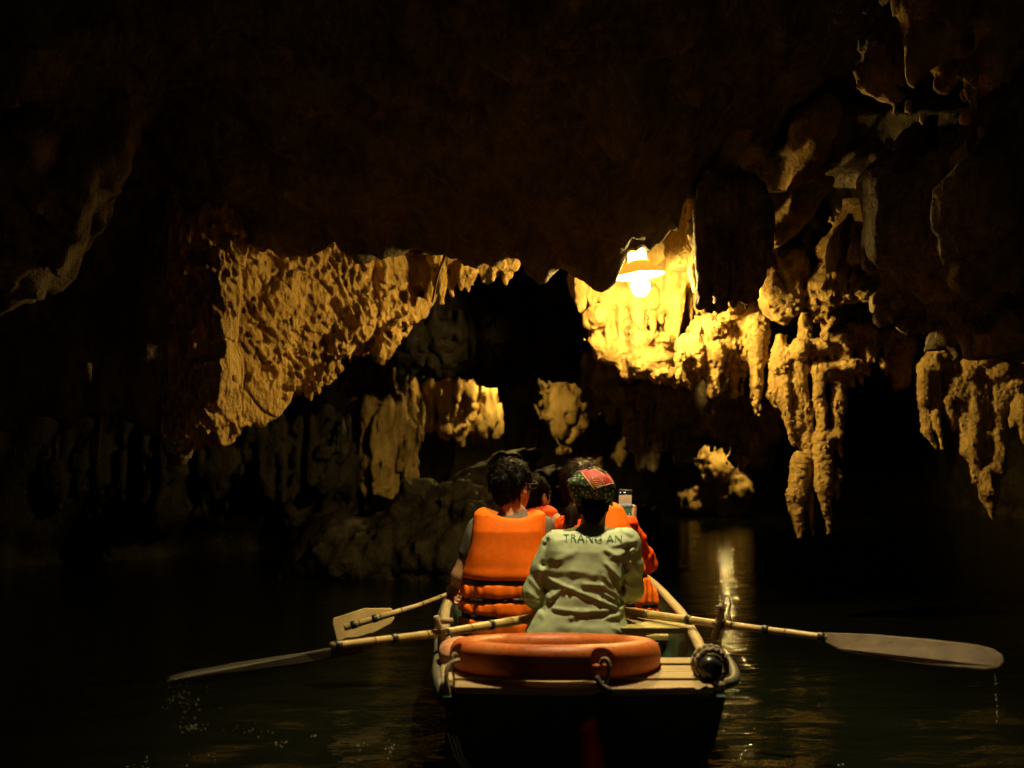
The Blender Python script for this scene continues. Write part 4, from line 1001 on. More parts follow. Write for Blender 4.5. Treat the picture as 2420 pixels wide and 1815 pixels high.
RM, Rr = 0.294, 0.053
tiltR = Matrix.Rotation(R(-6.3), 3, 'X')
Mt = np.array(tiltR)
def ring_field():
    f = Field((-0.40, -0.40, -0.09), (0.40, 0.40, 0.09), 0.0055)
    def g(x, y, z):
        rho = np.sqrt(x * x + y * y) - RM
        p = 2.6
        e = (np.abs(rho / Rr) ** p + np.abs(z / 0.051) ** p) ** (1 / p)
        ang = np.arctan2(y, x)
        seam = 0
        for a0 in (-2.05, -1.0, 0.35, 1.2, 2.3, 2.9):
            seam = seam + 0.0022 * np.exp(-((ang - a0) * RM / 0.004) ** 2)
        return (e - 1) * 0.056 + seam
    f.add(g, (-0.4, -0.4, -0.07), (0.4, 0.4, 0.07), 1e-4)
    for a0 in (-1.18, -2.75, 0.5, 1.9):                       # hollows that hold the grab rope
        c = np.array([math.cos(a0) * (RM + Rr), math.sin(a0) * (RM + Rr), 0.012])
        tq = np.array([-math.sin(a0), math.cos(a0), 0]); nq = np.array([math.cos(a0), math.sin(a0), 0])
        def h(x, y, z, c=c, tq=tq, nq=nq):
            u = (x - c[0]) * tq[0] + (y - c[1]) * tq[1]; v = (x - c[0]) * nq[0] + (y - c[1]) * nq[1]
            e = np.sqrt((u / 0.036) ** 2 + (v / 0.030) ** 2 + ((z - c[2]) / 0.034) ** 2)
            return np.maximum((e - 1) * 0.03, -(z + 0.004))
        f.cut(h, c - 0.06, c + 0.06, 0.004)
    return f.vf()
V, F = ring_field()
ringo = thing('life_ring', 'faded orange plastic life ring lying on the stern deck behind the rower', 'life ring', RC - (0, 0, 0.056))
part('ring_body', (V @ Mt.T + RC, F), M_RING, ringo)
def rp3(a0, rad, z): return np.array([math.cos(a0) * rad, math.sin(a0) * rad, z]) @ Mt.T + RC
for a0, dd in ((-1.18, 0.0), (-2.75, 0.0)):
    P = smooth_path([rp3(a0 - 0.02, RM + Rr - 0.012, -0.012), rp3(a0, RM + Rr - 0.002, 0.010), rp3(a0 + 0.03, RM + Rr + 0.010, 0.006), rp3(a0 + 0.03, RM + Rr + 0.014, -0.03), rp3(a0 - 0.01, RM + Rr + 0.010, -0.066)], 5)
    part('tie_rope', tube(P, 0.0065, 8), M_ROPE, ringo)
# ---- rope lashing from the ring down over the deck edge, a rope tail on the port quarter
single('deck_rope', tube(smooth_path([at(1408, 1600, 3.0), at(1425, 1622, 2.985), at(1440, 1632, 2.975), at(1425, 1642, 2.98), at(1400, 1650, 3.0)], 6), 0.009, 8), simple('dark_wet_rope', (0.03, 0.028, 0.022), 0.7), 'dark wet rope knotted at the edge of the stern deck', 'rope')
single('port_rope', tube(smooth_path([at(1085, 1560, 3.1), at(1062, 1570, 3.07), at(1055, 1600, 3.05), at(1060, 1640, 3.04), at(1062, 1690, 3.05)], 6), 0.007, 8), M_ROPE, 'thin rope hanging down from the left stern corner of the boat', 'rope')
# ---- salmon pad with braided trim jammed under the left end of the ring
padm = simple('salmon_cloth', (0.62, 0.27, 0.13), 0.8, 0.2, 30, bump=0.002, bscale=70)
pad = thing('salmon_cushion', 'salmon cloth cushion with braided white trim at the left stern corner', 'cushion', at(1072, 1565, 3.42))
f = Field(at(1075, 1535, 3.42) - 0.16, at(1075, 1535, 3.42) + 0.16, 0.006)
f.ell(at(1082, 1536, 3.40), (0.062, 0.075, 0.040), 0.03).ell(at(1066, 1550, 3.33), (0.040, 0.06, 0.045), 0.03).displace(lambda x, y, z: 0.006 * fbm(x * 18, y * 18, z * 18, 2, 5))
part('cushion_body', f.vf(), padm, pad)
for k in range(9):
    u = k / 8.0; c = at(1054 + 48 * u, 1522 - 10 * math.sin(u * 2.6) + 4 * u, 3.42)
    part('braid_bead', lathe([(0, -0.006), (0.006, -0.003), (0.006, 0.003), (0, 0.006)], c, 8, R(60)), M_WHITEP if k % 2 else simple('grey_braid', (0.3, 0.27, 0.22), 0.8), pad)
# ---- black float in a rope grommet on the right stern corner
fl_ = thing('rope_fender', 'black rubber float inside a coiled rope ring on the right stern corner', 'fender', at(1680, 1605, 3.16))
c0 = at(1674, 1574, 3.13)
part('float', lathe([(0.0, -0.075), (0.018, -0.072), (0.030, -0.055), (0.034, -0.02), (0.034, 0.05), (0.02, 0.06), (0, 0.06)], c0, 28, R(90), 'X'), M_BLACKRUB, fl_)
tt = np.linspace(0, 2 * np.pi, 60, endpoint=False)
for rr, dyo, ph in ((0.047, 0.0, 0), (0.052, 0.025, 1)):
    P = np.stack([c0[0] + 0.010 + rr * np.cos(tt), c0[1] + dyo + 0.004 * np.cos(18 * tt + ph), c0[2] + 0.002 + rr * np.sin(tt) + 0.0025 * np.sin(18 * tt)], 1)
    part('rope_coil', tube(P, 0.0085, 8, closed=True), M_ROPE, fl_)
single('slat', slab([at(1640, 1634, 2.98), at(1652, 1635, 2.98), at(1672, 1625, 3.02), at(1662, 1622, 3.02)], (0, 0, 0.008)), M_PLANK, 'small loose wooden slat under the right stern corner', 'slat', smooth=False)

# ---- red prow of the following boat, out of focus at the bottom
M_RED = simple('red_prow_paint', (0.55, 0.016, 0.014), 0.5, 0.2, 12)
fp = Field((0.00, 0.55, 0.0), (0.40, 1.35, 0.9), 0.012)
a = at(1398, 1722, 1.20)
fp.cone(a, a + (0.002, -0.03, -0.12), 0.012, 0.018, 0.02).cone(a + (0.002, -0.03, -0.12), a + (0.0, -0.12, -0.55), 0.018, 0.045, 0.02).cone(a + (0, -0.12, -0.32), a + (0, -0.5, -0.42), 0.03, 0.10, 0.05)
single('boat_prow', fp.vf(), M_RED, 'blurred red wooden prow post of the boat behind at the bottom edge', 'prow')

# ---- drops and splashes thrown by the oars: too many and too small to count
M_DROP = simple('water_drop', (0.75, 0.75, 0.68), 0.08, 0.05, 5, spec=1.0)  # white base colour stands in for the glints on clear drops
def drops(pts, rad):
    V = []; F = []; n = 0
    ico = lathe([(0.0, -1), (0.7, -0.7), (1, 0), (0.7, 0.7), (0.0, 1)], (0, 0, 0), 6)
    for p, r in zip(pts, rad):
        V.append(ico[0] * r + p); F += [tuple(i + n for i in q) for q in ico[1]]; n += len(ico[0])
    return np.concatenate(V), F
pts = []; rad = []
def spray(px, py, sx, sy, n, y0, zmin=0.008, rmax=0.0036):
    for k in range(n):
        a_, b_ = random.gauss(px, sx), random.gauss(py, sy)
        dz = np.array(at(a_, b_, y0)); 
        if dz[2] < zmin:
            dz = at(a_, b_, CAM_Z * FPX / max(60, (b_ - HORIZON)) * 0.985); dz[2] = max(dz[2], zmin)
        pts.append(dz); rad.append(random.uniform(0.0007, 1) ** 2 * (rmax - 0.0012) * 0.7 + 0.0009)
spray(425, 1640, 24, 26, 40, 2.72); spray(440, 1672, 45, 16, 18, 2.72); spray(455, 1718, 18, 5, 26, 2.9); spray(520, 1722, 50, 6, 16, 2.9); spray(600, 1728, 40, 6, 10, 2.9)
spray(660, 1755, 12, 6, 14, 2.9); spray(840, 1762, 12, 5, 9, 2.9); spray(920, 1768, 9, 10, 20, 2.9); spray(480, 1790, 30, 8, 8, 2.9); spray(335, 1800, 14, 6, 9, 2.9); spray(740, 1740, 6, 4, 5, 2.9)
spray(1750, 1800, 14, 5, 12, 3.2); spray(1990, 1810, 6, 3, 3, 3.0)
for k in range(26):
    u = random.random(); p = at(2352 + 6 * u + random.gauss(0, 1.2), 1590 + 125 * u, 3.22); pts.append(p); rad.append(random.uniform(0.0010, 0.0026))
dr = part('water_drops', drops(pts, rad), M_DROP); dr['kind'] = 'stuff'; dr['label'] = 'drops and splashes falling from the lifted oars'; dr['category'] = 'water drops'
# ================================================================== people
M_SKIN = simple('skin', (0.46, 0.245, 0.135), 0.5, 0.10, 18, bump=0.0006, bscale=120)
M_SKINC = simple('skin_child', (0.50, 0.285, 0.16), 0.5, 0.10, 18)
M_HAIR = simple('black_hair', (0.006, 0.0045, 0.003), 0.55, 0.4, 90, spec=0.08, bump=0.001, bscale=170, stretch=(1, 1, 0.35))
M_HAIRB = simple('brown_black_hair', (0.026, 0.014, 0.006), 0.5, 0.4, 90, spec=0.15, bump=0.001, bscale=150, stretch=(1, 1, 0.3))
M_VEST = simple('orange_vest_cloth', (0.95, 0.165, 0.005), 0.7, 0.09, 40, bump=0.0012, bscale=240, spec=0.15)
M_VEST2 = simple('red_orange_vest_cloth', (0.82, 0.075, 0.006), 0.7, 0.10, 40, bump=0.0012, bscale=240, spec=0.15)
M_STRAP = simple('black_webbing', (0.008, 0.008, 0.009), 0.6)
M_TEE = simple('grey_tshirt', (0.12, 0.10, 0.075), 0.85, 0.25, 180, bump=0.0008, bscale=300)
M_TEED = simple('dark_tshirt', (0.05, 0.042, 0.036), 0.85, 0.2, 60)
M_BEIGE = simple('beige_shirt', (0.62, 0.45, 0.24), 0.85, 0.1, 60)
M_TROUSER = simple('dark_trousers', (0.03, 0.03, 0.035), 0.85)
M_SHIRT = simple('pale_green_shirt', (0.40, 0.47, 0.29), 0.75, 0.06, 14, bump=0.0010, bscale=330)
M_PRINT = simple('green_print', (0.03, 0.11, 0.05), 0.75, 0.1, 60)
M_LENS = simple('spectacle_frame', (0.03, 0.02, 0.018), 0.35)
M_EYE = simple('eye_white', (0.7, 0.66, 0.6), 0.2)

def ry(a): return np.array(Matrix.Rotation(a, 3, 'Z'))
def head_prims(f, c, yaw, s=1.0, k=0.02, pitch=0.0):
    """skull, jaw, nose, lips, brow, ears; the face looks along +y turned by yaw about z"""
    M = np.array(Matrix.Rotation(yaw, 3, 'Z') @ Matrix.Rotation(pitch, 3, 'X'))
    def L(x, y, z): return c + s * (M @ np.array([x, y, z]))
    f.ell(L(0, -0.012, 0.018), np.array([0.072, 0.090, 0.088]) * s, k, rot=M)
    f.ell(L(0, 0.022, -0.042), np.array([0.056, 0.062, 0.066]) * s, k, rot=M)
    f.ell(L(0, 0.050, -0.086), np.array([0.026, 0.024, 0.020]) * s, k, rot=M)
    f.cone(L(0, 0.078, 0.012), L(0, 0.101, -0.028), 0.008 * s, 0.012 * s, 0.010)
    f.cone(L(-0.018, 0.079, -0.056), L(0.018, 0.079, -0.056), 0.0065 * s, 0.0065 * s, 0.006)
    f.cone(L(-0.036, 0.068, 0.022), L(0.036, 0.068, 0.022), 0.012 * s, 0.012 * s, 0.012)
    for e in (-1, 1):
        f.ell(L(e * 0.031, 0.082, 0.000), np.array([0.016, 0.012, 0.010]) * s, 0.008, rot=M, cut=True)
        f.ell(L(e * 0.075, -0.006, -0.012), np.array([0.009, 0.020, 0.032]) * s, 0.008, rot=M)
        f.ell(L(e * 0.083, 0.000, -0.010), np.array([0.006, 0.011, 0.019]) * s, 0.004, rot=M, cut=True)
    return L
def eyes(L, s, parent):
    for e in (-1, 1):
        part('eye', lathe([(0, -0.010 * s), (0.007 * s, -0.007 * s), (0.010 * s, 0), (0.007 * s, 0.007 * s), (0, 0.010 * s)], L(e * 0.031, 0.071, 0.0), 10), M_EYE, parent)
def hand(f, wrist, knuck, up, s=1.0, curl=0.9, side=1, r=0.0085):
    """palm and five separate bent fingers; up = direction the finger backs face, side = where the thumb leaves"""
    w_ = np.asarray(wrist, float); kn = np.asarray(knuck, float); d = (kn - w_); l = np.linalg.norm(d); d /= l
    up = np.asarray(up, float); up = up - d * up.dot(d); up /= np.linalg.norm(up); sd = np.cross(d, up) * side
    f.cone(w_, w_ + d * 0.03 * s, 0.023 * s, 0.026 * s, 0.02)
    for j, o_ in enumerate((-0.027, -0.009, 0.009, 0.026)):
        f.cone(w_ + d * 0.025 * s + sd * o_ * 0.5 * s, kn + sd * o_ * s, 0.015 * s, 0.0115 * s, 0.010)
        ln = (0.070, 0.082, 0.078, 0.060)[j] * s
        p = kn + sd * o_ * s; a = 0.0
        for q, fr in enumerate((0.45, 0.32, 0.23)):
            a += curl * (0.55, 0.75, 0.5)[q]
            e = d * math.cos(a) - up * math.sin(a); n_ = p + e * ln * fr
            f.cone(p, n_, r * s * (1.05 - 0.10 * q), r * s * (0.95 - 0.10 * q), 0.004); p = n_
    b0 = w_ + d * 0.022 * s - sd * 0.020 * s; b1 = b0 + (d * 0.45 - sd * 0.85 - up * 0.25) * 0.034 * s; b2 = b1 + (d * 0.85 - sd * 0.15 - up * 0.5) * 0.032 * s
    f.cone(b0, b1, 0.013 * s, 0.0105 * s, 0.008).cone(b1, b2, 0.0105 * s, 0.0085 * s, 0.004)
def legs(f, hip, s=1.0, floor=0.07, k=0.03):
    for e in (-1, 1):
        h = hip + np.array([e * 0.085 * s, 0.02, 0.0]); kn = h + np.array([e * 0.04 * s, 0.37 * s, 0.07]); an = np.array([kn[0], kn[1] + 0.06 * s, floor + 0.06]); 
        f.cone(h, kn, 0.080 * s, 0.056 * s, k).cone(kn, an, 0.054 * s, 0.034 * s, k).cone(an, an + np.array([0, 0.14 * s, -0.03]), 0.034 * s, 0.026 * s, 0.015)
def lv(y, rows):
    """rows of (py, centre px, half width px, half depth m, centre y shift)"""
    zs = [at(q[1], q[0], y)[2] for q in rows]; cx = [at(q[1], q[0], y)[0] for q in rows]; rx = [pm(q[2], y) for q in rows]
    return zs, cx, [y + q[4] for q in rows], rx, [q[3] for q in rows]
def band(rows_lv, z0, hgt, grow, tilt=0.0, p=3.0, n=56, thick=0.0035):
    """webbing strap that follows the outline of a stacked body at height z0"""
    zs, cx, cy, rx, ry_ = [np.asarray(q) for q in rows_lv]; o_ = np.argsort(zs)
    zs, cx, cy, rx, ry_ = zs[o_], cx[o_], cy[o_], rx[o_], ry_[o_]
    V = []; a = np.arange(n) * 2 * np.pi / n
    for zz, g in ((-1, 0), (1, 0), (1, thick), (-1, thick)):
        ca, sa = np.cos(a), np.sin(a); rad = (np.abs(ca) ** p + np.abs(sa) ** p) ** (-1 / p)
        z = z0 + zz * hgt / 2 + tilt * ca
        RX = np.interp(z, zs, rx) + grow - thick + g; RY = np.interp(z, zs, ry_) + grow - thick + g
        V.append(np.stack([np.interp(z, zs, cx) + RX * rad * ca, np.interp(z, zs, cy) + RY * rad * sa, z], 1))
    V = np.concatenate(V); F = []
    for i in range(4):
        for j in range(n):
            k = (j + 1) % n; i2 = (i + 1) % 4
            F.append((i * n + j, i2 * n + j, i2 * n + k, i * n + k))
    return V, F
def hair_cap(f, L, s, c, full=False, low=-0.03, M=None):
    """thick cap of hair over skull, down to the nape, leaving the face free"""
    f.ell(L(0, -0.018, 0.026), np.array([0.083, 0.098, 0.092]) * s, 0.02, rot=M)
    f.ell(L(0, -0.045, -0.020), np.array([0.068, 0.062, 0.062]) * s, 0.02, rot=M)
    return f

# ------------------------------------------------------------------ the rower
Y0 = 3.98
rows0 = [(1243, 1400, 34, 0.055, 0.055), (1256, 1400, 70, 0.080, 0.045), (1272, 1398, 96, 0.100, 0.03), (1300, 1396, 102, 0.115, 0.02), (1340, 1392, 99, 0.122, 0.01), (1385, 1385, 95, 0.124, 0.0), (1425, 1378, 97, 0.128, -0.01), (1460, 1370, 110, 0.138, -0.015), (1488, 1367, 122, 0.150, -0.02), (1524, 1368, 120, 0.150, -0.02)]
LV0 = lv(Y0, rows0)
HC0 = at(1403, 1172, 4.06)
root0 = thing('person', 'rower seen from behind in pale green shirt with a red and green head scarf', 'person', at(1368, 1535, 3.98))
f = Field((-0.12, 3.70, 0.05), (0.72, 4.75, 1.10), 0.0062)
Lh0 = head_prims(f, HC0, R(-12), 0.98)
f.cone(at(1400, 1262, 4.04), HC0 + (0, -0.005, -0.05), 0.052, 0.047, 0.02)
f.stack(LV0[0][:-1], LV0[1][:-1], LV0[2][:-1], np.array(LV0[3][:-1]) - 0.022, np.array(LV0[4][:-1]) - 0.022, 2.2)
SHL, ELL, HNL = at(1316, 1288, 4.00), at(1270, 1402, 4.00), at(1318, 1450, 4.26)
SHR, ELR, HNR = at(1478, 1284, 4.00), at(1489, 1390, 4.02), at(1420, 1436, 4.27)
for a, e, h in ((SHL, ELL, HNL), (SHR, ELR, HNR)):
    f.cone(a, e, 0.044, 0.036, 0.02).cone(e, h - (h - e) * 0.16, 0.036, 0.024, 0.02)
hand(f, HNL - (HNL - ELL) * 0.14, HNL + (0.01, 0.03, 0.012), (0, 0.2, 1), 0.9, 1.25, -1)
hand(f, HNR - (HNR - ELR) * 0.14, HNR + (-0.01, 0.03, 0.012), (0, 0.2, 1), 0.9, 1.25, 1)
legs(f, at(1368, 1500, 4.0), 0.93)
part('body', f.vf(), M_SKIN, root0); eyes(Lh0, 0.98, root0)
# shirt with sleeves and its folds
FOLDS = [([(820, 885), (960, 940), (1150, 1015), (1260, 1062)], 0.013, 0.011), ([(830, 1012), (920, 930)], 0.010, 0.012), ([(850, 1068), (1000, 1082), (1200, 1082)], 0.013, 0.012), ([(1050, 912), (1170, 920), (1295, 1005)], 0.012, 0.011),
         ([(1130, 940), (1285, 1035)], 0.010, 0.010), ([(960, 1122), (1065, 1092)], 0.010, 0.012), ([(1195, 780), (1300, 890)], 0.012, 0.011), ([(1190, 690), (1280, 735)], 0.010, 0.012), ([(1235, 520), (1375, 605)], 0.010, 0.010),
         ([(1250, 665), (1395, 640)], 0.010, 0.012), ([(1200, 1128), (1285, 1116)], 0.010, 0.010), ([(760, 1080), (850, 985)], 0.010, 0.014), ([(860, 565), (800, 645)], 0.010, 0.012), ([(1230, 740), (1380, 700)], 0.009, 0.011),
         ([(880, 760), (1000, 700)], 0.007, 0.018), ([(850, 840), (980, 830), (1120, 850)], 0.006, 0.016), ([(1240, 1190), (1320, 1230)], 0.010, 0.014), ([(1180, 860), (1260, 960)], 0.009, 0.010), ([(900, 1180), (1150, 1190)], 0.006, 0.022), ([(700, 900), (760, 960)], 0.010, 0.014), ([(690, 980), (750, 1030)], 0.010, 0.012), ([(1370, 780), (1420, 860)], 0.009, 0.012), ([(1330, 930), (1400, 960)], 0.009, 0.012),
         ([(815, 640), (790, 800), (800, 960), (770, 1080)], -0.030, 0.016), ([(1345, 680), (1330, 820), (1310, 960), (1300, 1040)], -0.030, 0.016)]
f = Field((-0.14, 3.68, 0.36), (0.66, 4.40, 0.98), 0.0052)
f.stack(*[np.array(q) for q in LV0], p=2.3, k=0.03)
for a, e, h in ((SHL, ELL, HNL), (SHR, ELR, HNR)):
    f.cone(a, (a + e) / 2, 0.060, 0.060, 0.035).cone((a + e) / 2, e, 0.060, 0.056, 0.02).cone(e, h - (h - e) * 0.25, 0.056, 0.040, 0.025)
f.cut(lambda x, y, z: np.sqrt(((x - 0.30)) ** 2 + (y - 4.05) ** 2) - 0.056 + 0 * z, (0.2, 3.95, 0.93), (0.42, 4.15, 1.0), 0.01)
SEG = []
for line, amp, wd in FOLDS:
    q = [at(1000 + 0.3617 * a, 1050 + 0.3617 * b2, 3.88) for a, b2 in line]
    SEG += [(q[i][[0, 2]], q[i + 1][[0, 2]], amp, wd) for i in range(len(q) - 1)]
def shirt_disp(x, y, z):
    r = 0.005 * fbm(x * 7, y * 7, z * 9, 2, 31) + 0.002 * fbm(x * 22 + z * 9, y * 20, z * 24 - x * 14, 2, 37)
    low = np.clip((0.62 - z) / 0.2, 0, 1)
    r = r + 0.002 * low * np.sin(x * 55 + 3 * fbm(x * 5, y * 5, z * 5, 1, 39))
    for a, b2, amp, wd in SEG:
        e = b2 - a; L2 = e @ e
        t_ = np.clip(((x - a[0]) * e[0] + (z - a[1]) * e[1]) / L2, 0, 1)
        px_, pz_ = x - a[0] - t_ * e[0], z - a[1] - t_ * e[1]
        dd = np.sqrt(px_ ** 2 + pz_ ** 2)
        m = np.where(y < 4.02, 1.0, 0.0)
        amp = amp * 0.42; wd = wd * 0.72
        r = r - m * amp * np.exp(-(dd / wd) ** 2) + m * 0.55 * amp * np.exp(-(((px_) ** 2 + (pz_ + wd * 1.7) ** 2) / (wd * 1.3) ** 2))
    return r
f.displace(shirt_disp, 0.06)
SHV, SHF = f.vf()
part('shirt', (SHV, SHF), M_SHIRT, root0)
bvh_shirt = BVHTree.FromPolygons([tuple(map(float, v)) for v in SHV], [tuple(int(i) for i in q) for q in SHF])
def cast(bvh, px, py, lift=0.002):
    o_ = Vector((0, 0, CAM_Z)); d_ = Vector(at(px, py, 4.0)) - o_; d_.normalize()
    h = bvh.ray_cast(o_, d_)
    return None if h[0] is None else np.array(h[0] - d_ * lift)
# lettering on the back
def lettering(text, px0, px1, pyb, pyt, slope, bvh, mat, parent, lift=0.003):
    cu = bpy.data.curves.new('lettering', 'FONT'); cu.body = text; cu.size = 1.0; cu.resolution_u = 3; cu.space_character = 1.08
    ob = bpy.data.objects.new('lettering', cu); link(ob)
    dg = bpy.context.evaluated_depsgraph_get(); me = bpy.data.meshes.new_from_object(ob.evaluated_get(dg))
    bpy.data.objects.remove(ob)
    import bmesh
    bm = bmesh.new(); bm.from_mesh(me)
    bmesh.ops.triangulate(bm, faces=bm.faces)
    bmesh.ops.subdivide_edges(bm, edges=bm.edges, cuts=2, use_grid_fill=True)
    co = np.array([v.co[:] for v in bm.verts]); x0, x1 = co[:, 0].min(), co[:, 0].max(); y0, y1 = co[:, 1].min(), co[:, 1].max()
    V = []
    for x, y, _ in co:
        u = (x - x0) / (x1 - x0); v = (y - y0) / (y1 - y0)
        p = cast(bvh, px0 + u * (px1 - px0), pyb + slope * u + v * (pyt - pyb), lift)
        V.append(p if p is not None else V[-1])
    bm.verts.index_update()
    F = [tuple(v.index for v in q.verts) for q in bm.faces]
    bm.free()
    return part('lettering', (np.array(V), F), mat, parent)
def strands(V, F, n, ln, crown, seed, rad=0.0011, out=0.35, keep=None, down=False):
    """hair strands that lie over a hair cap, combed away from the crown, as one mesh"""
    rg_ = np.random.default_rng(seed); c = V[F].mean(1); nn = np.cross(V[F[:, 1]] - V[F[:, 0]], V[F[:, 2]] - V[F[:, 0]]); nn /= np.linalg.norm(nn, axis=1)[:, None] + 1e-9
    idx = np.arange(len(F)) if keep is None else np.nonzero(keep(c))[0]
    idx = rg_.choice(idx, n); P = c[idx]; nv = nn[idx]
    d = (P - crown) if not down else np.tile(np.array([0, 0, -1.0]), (n, 1))
    d = d + rg_.normal(0, 0.02 if not down else 0.15, (n, 3)); d = d - nv * (d * nv).sum(1)[:, None]; d /= np.linalg.norm(d, axis=1)[:, None] + 1e-9
    L = ln * rg_.uniform(0.6, 1.25, n)[:, None]; o1 = rg_.uniform(0.2, 1.0, n)[:, None] * out
    A = P - nv * 0.002; B = P + d * L * 0.5 + nv * L * o1 * 0.5; C_ = P + d * L + nv * L * o1 * (0.6 if not down else 0.1)
    s1 = np.cross(d, nv) * rad; s2 = nv * rad
    VV = np.stack([A + s1, A - s1 * 0.5 + s2, A - s1 * 0.5 - s2, B + s1, B - s1 * 0.5 + s2, B - s1 * 0.5 - s2, C_], 1).reshape(-1, 3)
    b = (np.arange(n) * 7)[:, None]
    Q = np.array([(0, 1, 4), (0, 4, 3), (1, 2, 5), (1, 5, 4), (2, 0, 3), (2, 3, 5), (3, 4, 6), (4, 5, 6), (5, 3, 6)])
    FF = (b[:, :, None] + Q[None]).reshape(-1, 3)
    return VV, FF
def hair_part(f, mat, root, n, ln, crown, seed, **kw):
    V, F = f.vf(); h = part('hair', (V, F), mat, root)
    s_ = part('hair_strands', strands(V, F, n, ln, np.asarray(crown), seed, **kw), mat, h, smooth=False); s_['kind'] = 'stuff'
    return h
lettering('TRANG AN', 1331, 1470, 1278, 1262, 3, bvh_shirt, M_PRINT, root0, 0.0045)
# trousers
f = Field((0.0, 3.8, 0.05), (0.56, 4.75, 0.62), 0.009); legs(f, at(1368, 1500, 4.0), 1.0); f.ell(at(1368, 1492, 3.97), (0.17, 0.13, 0.08)); part('trousers', f.vf(), M_TROUSER, root0)
# hair and pony tail
f = Field(HC0 - (0.2, 0.25, 0.32), HC0 + (0.2, 0.2, 0.15), 0.0058)
Mh = np.array(Matrix.Rotation(R(-12), 3, 'Z')); hair_cap(f, Lh0, 0.98, HC0, M=Mh)
f.cone(at(1400, 1185, 3.985), at(1402, 1206, 3.965), 0.032, 0.040, 0.02).cone(at(1402, 1206, 3.965), at(1403, 1222, 3.945), 0.038, 0.026, 0.02)
f.ell(Lh0(0, 0.11, -0.02), (0.075, 0.075, 0.11), 0.02, cut=True)
f.displace(lambda x, y, z: 0.006 * fbm(x * 55, y * 55, z * 9, 2, 3))
hair_part(f, M_HAIR, root0, 1200, 0.024, HC0, 8, out=0.08, down=True, keep=lambda c: c[:, 2] < HC0[2] - 0.03)
# head scarf: floral cloth with a red printed corner
M_SCARF, t, b = newmat('floral_scarf')
mp = mapped(t, (1, 1, 1)); vo = N(t, 'ShaderNodeTexVoronoi'); vo.inputs['Scale'].default_value = 62
nz = N(t, 'ShaderNodeTexNoise'); nz.inputs['Scale'].default_value = 120; nz.inputs['Detail'].default_value = 3
t.links.new(mp.outputs[0], vo.inputs['Vector']); t.links.new(mp.outputs[0], nz.inputs['Vector'])
ad = N(t, 'ShaderNodeMath', operation='MULTIPLY_ADD'); ad.inputs[1].default_value = 0.55; t.links.new(nz.outputs[0], ad.inputs[0]); t.links.new(vo.outputs['Distance'], ad.inputs[2])
rp = ramp(t, [(0.42, (0.60, 0.58, 0.32)), (0.53, (0.24, 0.30, 0.07)), (0.66, (0.04, 0.09, 0.02)), (0.84, (0.010, 0.014, 0.008))])
t.links.new(ad.outputs[0], rp.inputs[0]); t.links.new(rp.outputs[0], b.inputs['Base Color']); b.inputs['Roughness'].default_value = 0.7
M_SCARFRED = simple('red_scarf_cloth', (0.36, 0.03, 0.028), 0.65, 0.12, 30)
M_PIPING = simple('scarf_piping', (0.60, 0.42, 0.20), 0.7)
f = Field(HC0 - (0.18, 0.2, 0.22), HC0 + (0.18, 0.2, 0.16), 0.005)
Ms = np.array(Matrix.Rotation(R(18), 3, 'Y') @ Matrix.Rotation(R(-14), 3, 'X'))
f.ell(at(1400, 1156, 4.045), (0.097, 0.108, 0.080), 0.02, rot=Ms)
f.cone(at(1352, 1142, 3.99), at(1371, 1192, 3.985), 0.022, 0.008, 0.02).cone(at(1400, 1150, 3.97), at(1398, 1184, 3.975), 0.050, 0.018, 0.03).cone(at(1440, 1152, 3.99), at(1418, 1190, 3.98), 0.022, 0.009, 0.02)
f.ell(Lh0(0, 0.125, -0.06), (0.09, 0.085, 0.10), 0.01, cut=True)
f.displace(lambda x, y, z: 0.004 * fbm(x * 24, y * 24, z * 12, 2, 13))
V, F = f.vf()
cen = proj(V[F].mean(1)); fr = V[F].mean(1)[:, 1] < HC0[1] + 0.12
sA = (cen[:, 0] - 1374) * (1158 - 1116) - (cen[:, 1] - 1116) * (1405 - 1374)
sB = (cen[:, 0] - 1405) * (1140 - 1158) - (cen[:, 1] - 1158) * (1453 - 1405)
red = fr & (sA > 0) & (sB > 0)
def subset(V, F, m):
    u, inv = np.unique(F[m], return_inverse=True); return V[u], inv.reshape(F[m].shape)
scarf = part('head_scarf', subset(V, F, ~red), M_SCARF, root0)
part('red_corner', subset(V, F, red), M_SCARFRED, scarf)
bvh_s = BVHTree.FromPolygons([tuple(map(float, v)) for v in V], [tuple(int(i) for i in q) for q in F])
def surf_line(pts, n=10, lift=0.001):
    P = []
    for (a, b2), (c, d) in zip(pts[:-1], pts[1:]):
        for u in np.linspace(0, 1, n, endpoint=False):
            h = cast(bvh_s, a + (c - a) * u, b2 + (d - b2) * u, lift)
            if h is not None: P.append(h)
    h = cast(bvh_s, *pts[-1], lift)
    if h is not None: P.append(h)
    return np.array(P)
part('scarf_piping', tube(surf_line([(1375, 1117), (1390, 1137), (1405, 1157)]), 0.0022, 6), M_PIPING, scarf)
part('scarf_piping', tube(surf_line([(1405, 1157), (1420, 1149), (1452, 1141)]), 0.0018, 6), M_PIPING, scarf)
def c3b(x, y): return 1310 + 0.1326 * x, 1080 + 0.1326 * y
em = [c3b(*q) for q in ((622, 425), (635, 380), (672, 384), (682, 356), (735, 360), (780, 354), (800, 382), (866, 402), (852, 445), (886, 462), (880, 505), (830, 500), (790, 520), (745, 534), (705, 505), (690, 470), (650, 450), (622, 425))]
part('emblem_outline', tube(surf_line(em, 3), 0.0011, 5), M_PIPING, scarf)
M_EMB = simple('emblem_print', (0.55, 0.24, 0.07), 0.7, 0.4, 200)
